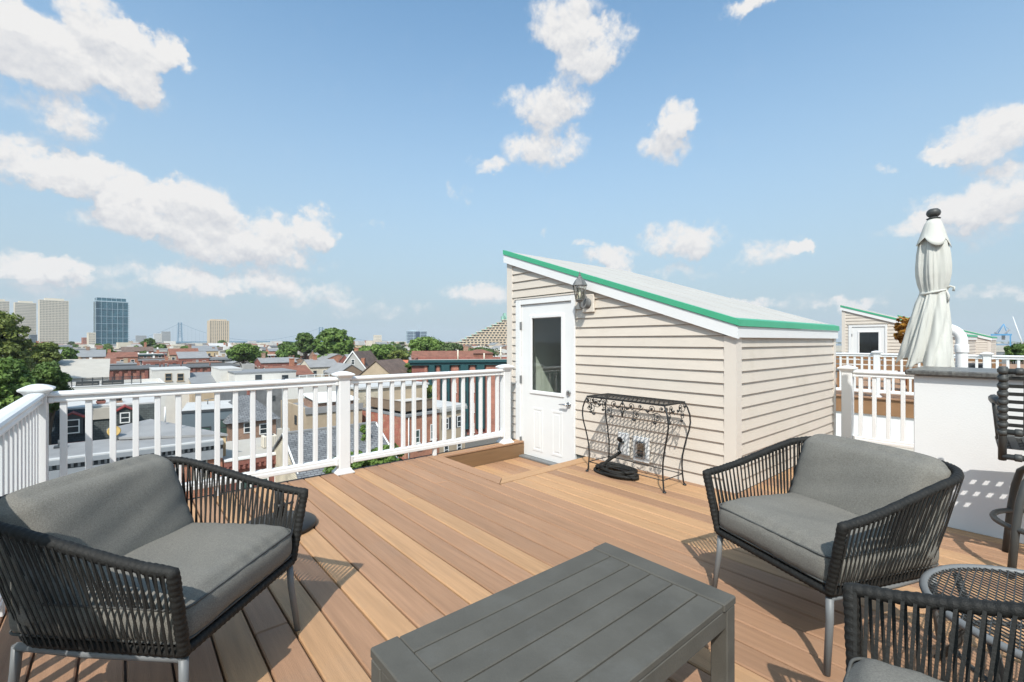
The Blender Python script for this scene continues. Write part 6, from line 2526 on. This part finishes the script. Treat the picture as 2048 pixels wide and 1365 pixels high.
# stepped apartment block
uc, dS = 985, 420
st = thing('stepped_apartment_block', 'tan terraced apartment block stepping up with green copper roofs', 'apartment block', at(uc, dS + 8, GZ), facing(uc) + radians(4))
pxm = dS / F
zbase = zv(703, dS) - GZ
ztop = zv(640, dS) - GZ
nf = 13
fh = (ztop - zbase) / nf
xr = 46 * pxm
MB().box(-100 * pxm, -8, 0, xr, 8, zbase).build('podium', 'tower_tan', st)
for k in range(nf):
    xl = (-72 + max(0, k - 3) * 10.2) * pxm if k > 3 else -72 * pxm + k * .6
    z0 = zbase + k * fh
    fl = MB().box(xl, -8 + .25 * k, z0, xr, 8, z0 + fh * .98).build('storey', 'tower_tan', st)
    g = MB()
    x_ = xl + 1.2
    while x_ < xr - 1:
        g.box(x_, -8.1 + .25 * k, z0 + fh * .22, x_ + 2.0, -7.9 + .25 * k, z0 + fh * .74)
        x_ += 3.3
    g.build('window_row', 'window_dark', fl, kind='stuff')
    MB().box(xl + 5.6, -8.3 + .25 * k, z0 + fh * .88, xr, -7.9 + .25 * k, z0 + fh * 1.0).build('floor_band', 'tower_tan', fl)
    MB().box(xl - 1.2, -9.0 + .25 * k, z0 + fh * .78, xl + 5.5, -7.9 + .25 * k, z0 + fh * 1.02).build('terrace_edge', 'concrete_cream', fl)
    if k > 3:
        MB().prism([(xl - 2.6, z0), (xl - .7, z0), (xl - .65, z0 + fh * .9), (xl - .9, z0 + fh * .9)], -7.6 + .25 * k, 7, 'y').build('copper_roof', 'copper', fl)
for (xa, xb, hh) in ((18, 30, 3.4), (32, 46, 4.4), (22, 27, 6.2)):
    MB().box(xa * pxm, -4, ztop, xb * pxm, 5, ztop + hh).build('roof_plant', 'copper', st)

# ================================================================== SUSPENSION BRIDGE
dB = 1900
br = thing('suspension_bridge', 'pale blue suspension bridge crossing the river beyond the city', 'bridge', at(360, dB, GZ))
org = at(360, dB, GZ)


def bp(u, v, dd=0):
    """a point on the bridge line, by bearing"""
    d = dB + (u - 360) * .9
    p = at(u, d, zv(v, d))
    return p - org


def deck_v(u):
    return 684.6 - .004 * (u - 260) if u < 560 else 683.4 + (u - 560) * .022


b = MB()
uu = list(range(150, 905, 15))
for i in range(len(uu) - 1):
    p, q = bp(uu[i], deck_v(uu[i])), bp(uu[i + 1], deck_v(uu[i + 1]))
    n_ = Vector((-(q - p).y, (q - p).x, 0)).normalized() * 14
    dz = Vector((0, 0, 4.8))
    b.hexa([p - n_ - dz, q - n_ - dz, q + n_ - dz, p + n_ - dz, p - n_ + dz * .1, q - n_ + dz * .1, q + n_ + dz * .1, p + n_ + dz * .1])
b.build('bridge_deck', 'bridge_blue', br)
TW = ((360, 646), (642, 655))
for ut, vt in TW:
    b = MB()
    dt_ = dB + (ut - 360) * .9
    for sg in (-1, 1):
        p = bp(ut + sg * 4.2, deck_v(ut) + 8)
        q = bp(ut + sg * 3.2, vt)
        p.z = 0
        b.hexa([p + Vector((-2, -3, 0)), p + Vector((2, -3, 0)), p + Vector((2, 3, 0)), p + Vector((-2, 3, 0)),
                q + Vector((-1.5, -2, 0)), q + Vector((1.5, -2, 0)), q + Vector((1.5, 2, 0)), q + Vector((-1.5, 2, 0))])
    vs_ = [vt + 1, vt + 8, vt + 15, vt + 22, vt + 29]
    for i in range(len(vs_)):
        b.tube([bp(ut - 4, vs_[i]), bp(ut + 4, vs_[i])], 1.1, 6)
        if i < len(vs_) - 1:
            b.tube([bp(ut - 4, vs_[i]), bp(ut + 4, vs_[i + 1])], .8, 5)
            b.tube([bp(ut + 4, vs_[i]), bp(ut - 4, vs_[i + 1])], .8, 5)
    b.build('bridge_tower', 'bridge_blue', br)
cab = MB()
hang = MB()


def cable(u0, v0, u1, v1, sag, n):
    pts = []
    for k in range(n + 1):
        f = k / n
        u = u0 + (u1 - u0) * f
        v = v0 + (v1 - v0) * f + sag * 4 * f * (1 - f)
        pts.append(bp(u, v))
        if 0 < k < n:
            q = bp(u, deck_v(u))
            if pts[-1].z > q.z + 1:
                hang.tube([pts[-1], q], .16, 4, caps=False)
    cab.tube(pts, .62, 6)


cable(360, 647, 642, 656, 30, 36)
cable(262, 682, 360, 647, 4, 14)
cable(642, 656, 735, 682, 4, 14)
cab.build('main_cable', 'bridge_blue', br)
hang.build('hanger_cables', 'bridge_blue', br, kind='stuff')

# ================================================================== PORT CRANES
dC = 800
sc_ = dC / F
cr = thing('port_crane', 'blue dockside gantry crane with a raised grey boom', 'crane', at(2006, dC, GZ), facing(2006))
b = MB()
for xx in (-16, 10):
    for yy in (-6, 6):
        b.box(xx * sc_ - .8, yy - .8, 0, xx * sc_ + .8, yy + .8, zv(670, dC) - GZ)
b.box(-17 * sc_, -6.6, zv(672, dC) - GZ, 12 * sc_, 6.6, zv(669, dC) - GZ)
b.box(-17 * sc_, -1, zv(690, dC) - GZ, 12 * sc_, 1, zv(689, dC) - GZ)
for xx in (-8, 6):
    b.tube([(xx * sc_, 0, zv(670, dC) - GZ), (1 * sc_, 0, zv(649, dC) - GZ)], .7, 6)
b.build('gantry', 'crane_blue', cr)
b = MB()
b.tube([(-12 * sc_, 0, zv(666, dC) - GZ), (0, 0, zv(672, dC) - GZ), (9 * sc_, 0, zv(660, dC) - GZ)], 1.6, 6)
b.box(-2 * sc_, -2, zv(681, dC) - GZ, 3 * sc_, 2, zv(672, dC) - GZ)
b.build('boom', 'roof_grey', cr)
b = MB()
b.tube([(-10 * sc_, 0, zv(667, dC) - GZ), (0, 0, zv(650, dC) - GZ), (9 * sc_, 0, zv(661, dC) - GZ)], .35, 5)
b.build('stay', 'crane_blue', cr)
c2 = thing('mobile_crane', 'white lattice crane boom leaning behind the port crane', 'crane', at(2042, dC + 60, GZ), facing(2042))
b = MB()
b.tube([(4 * sc_, 0, 3), (-3 * sc_, 0, zv(668, dC) - GZ), (-12 * sc_, 0, zv(630, dC) - GZ)], lambda i: (1.3, 1.1, .6)[i], 6)
b.build('boom', 'white_paint', c2)
MB().box(-3, -4, 0, 9, 4, 4).build('carriage', 'crane_blue', c2)

# ================================================================== HAZE
hz = MB()
hz.box(-4200, -400, GZ - 1, 4200, 4200, 120)
hzm = bpy.data.materials.new('haze')
hzm.use_nodes = True
hn = hzm.node_tree
hn.nodes.clear()
ho = hn.nodes.new('ShaderNodeOutputMaterial')
hv = hn.nodes.new('ShaderNodeVolumePrincipled')
hv.inputs['Color'].default_value = (.88, .94, 1, 1)
hv.inputs['Density'].default_value = .00013
hv.inputs['Anisotropy'].default_value = 0
hn.links.new(hv.outputs[0], ho.inputs['Volume'])
HZ = hz.build('haze', hzm)
HZ['kind'] = 'stuff'
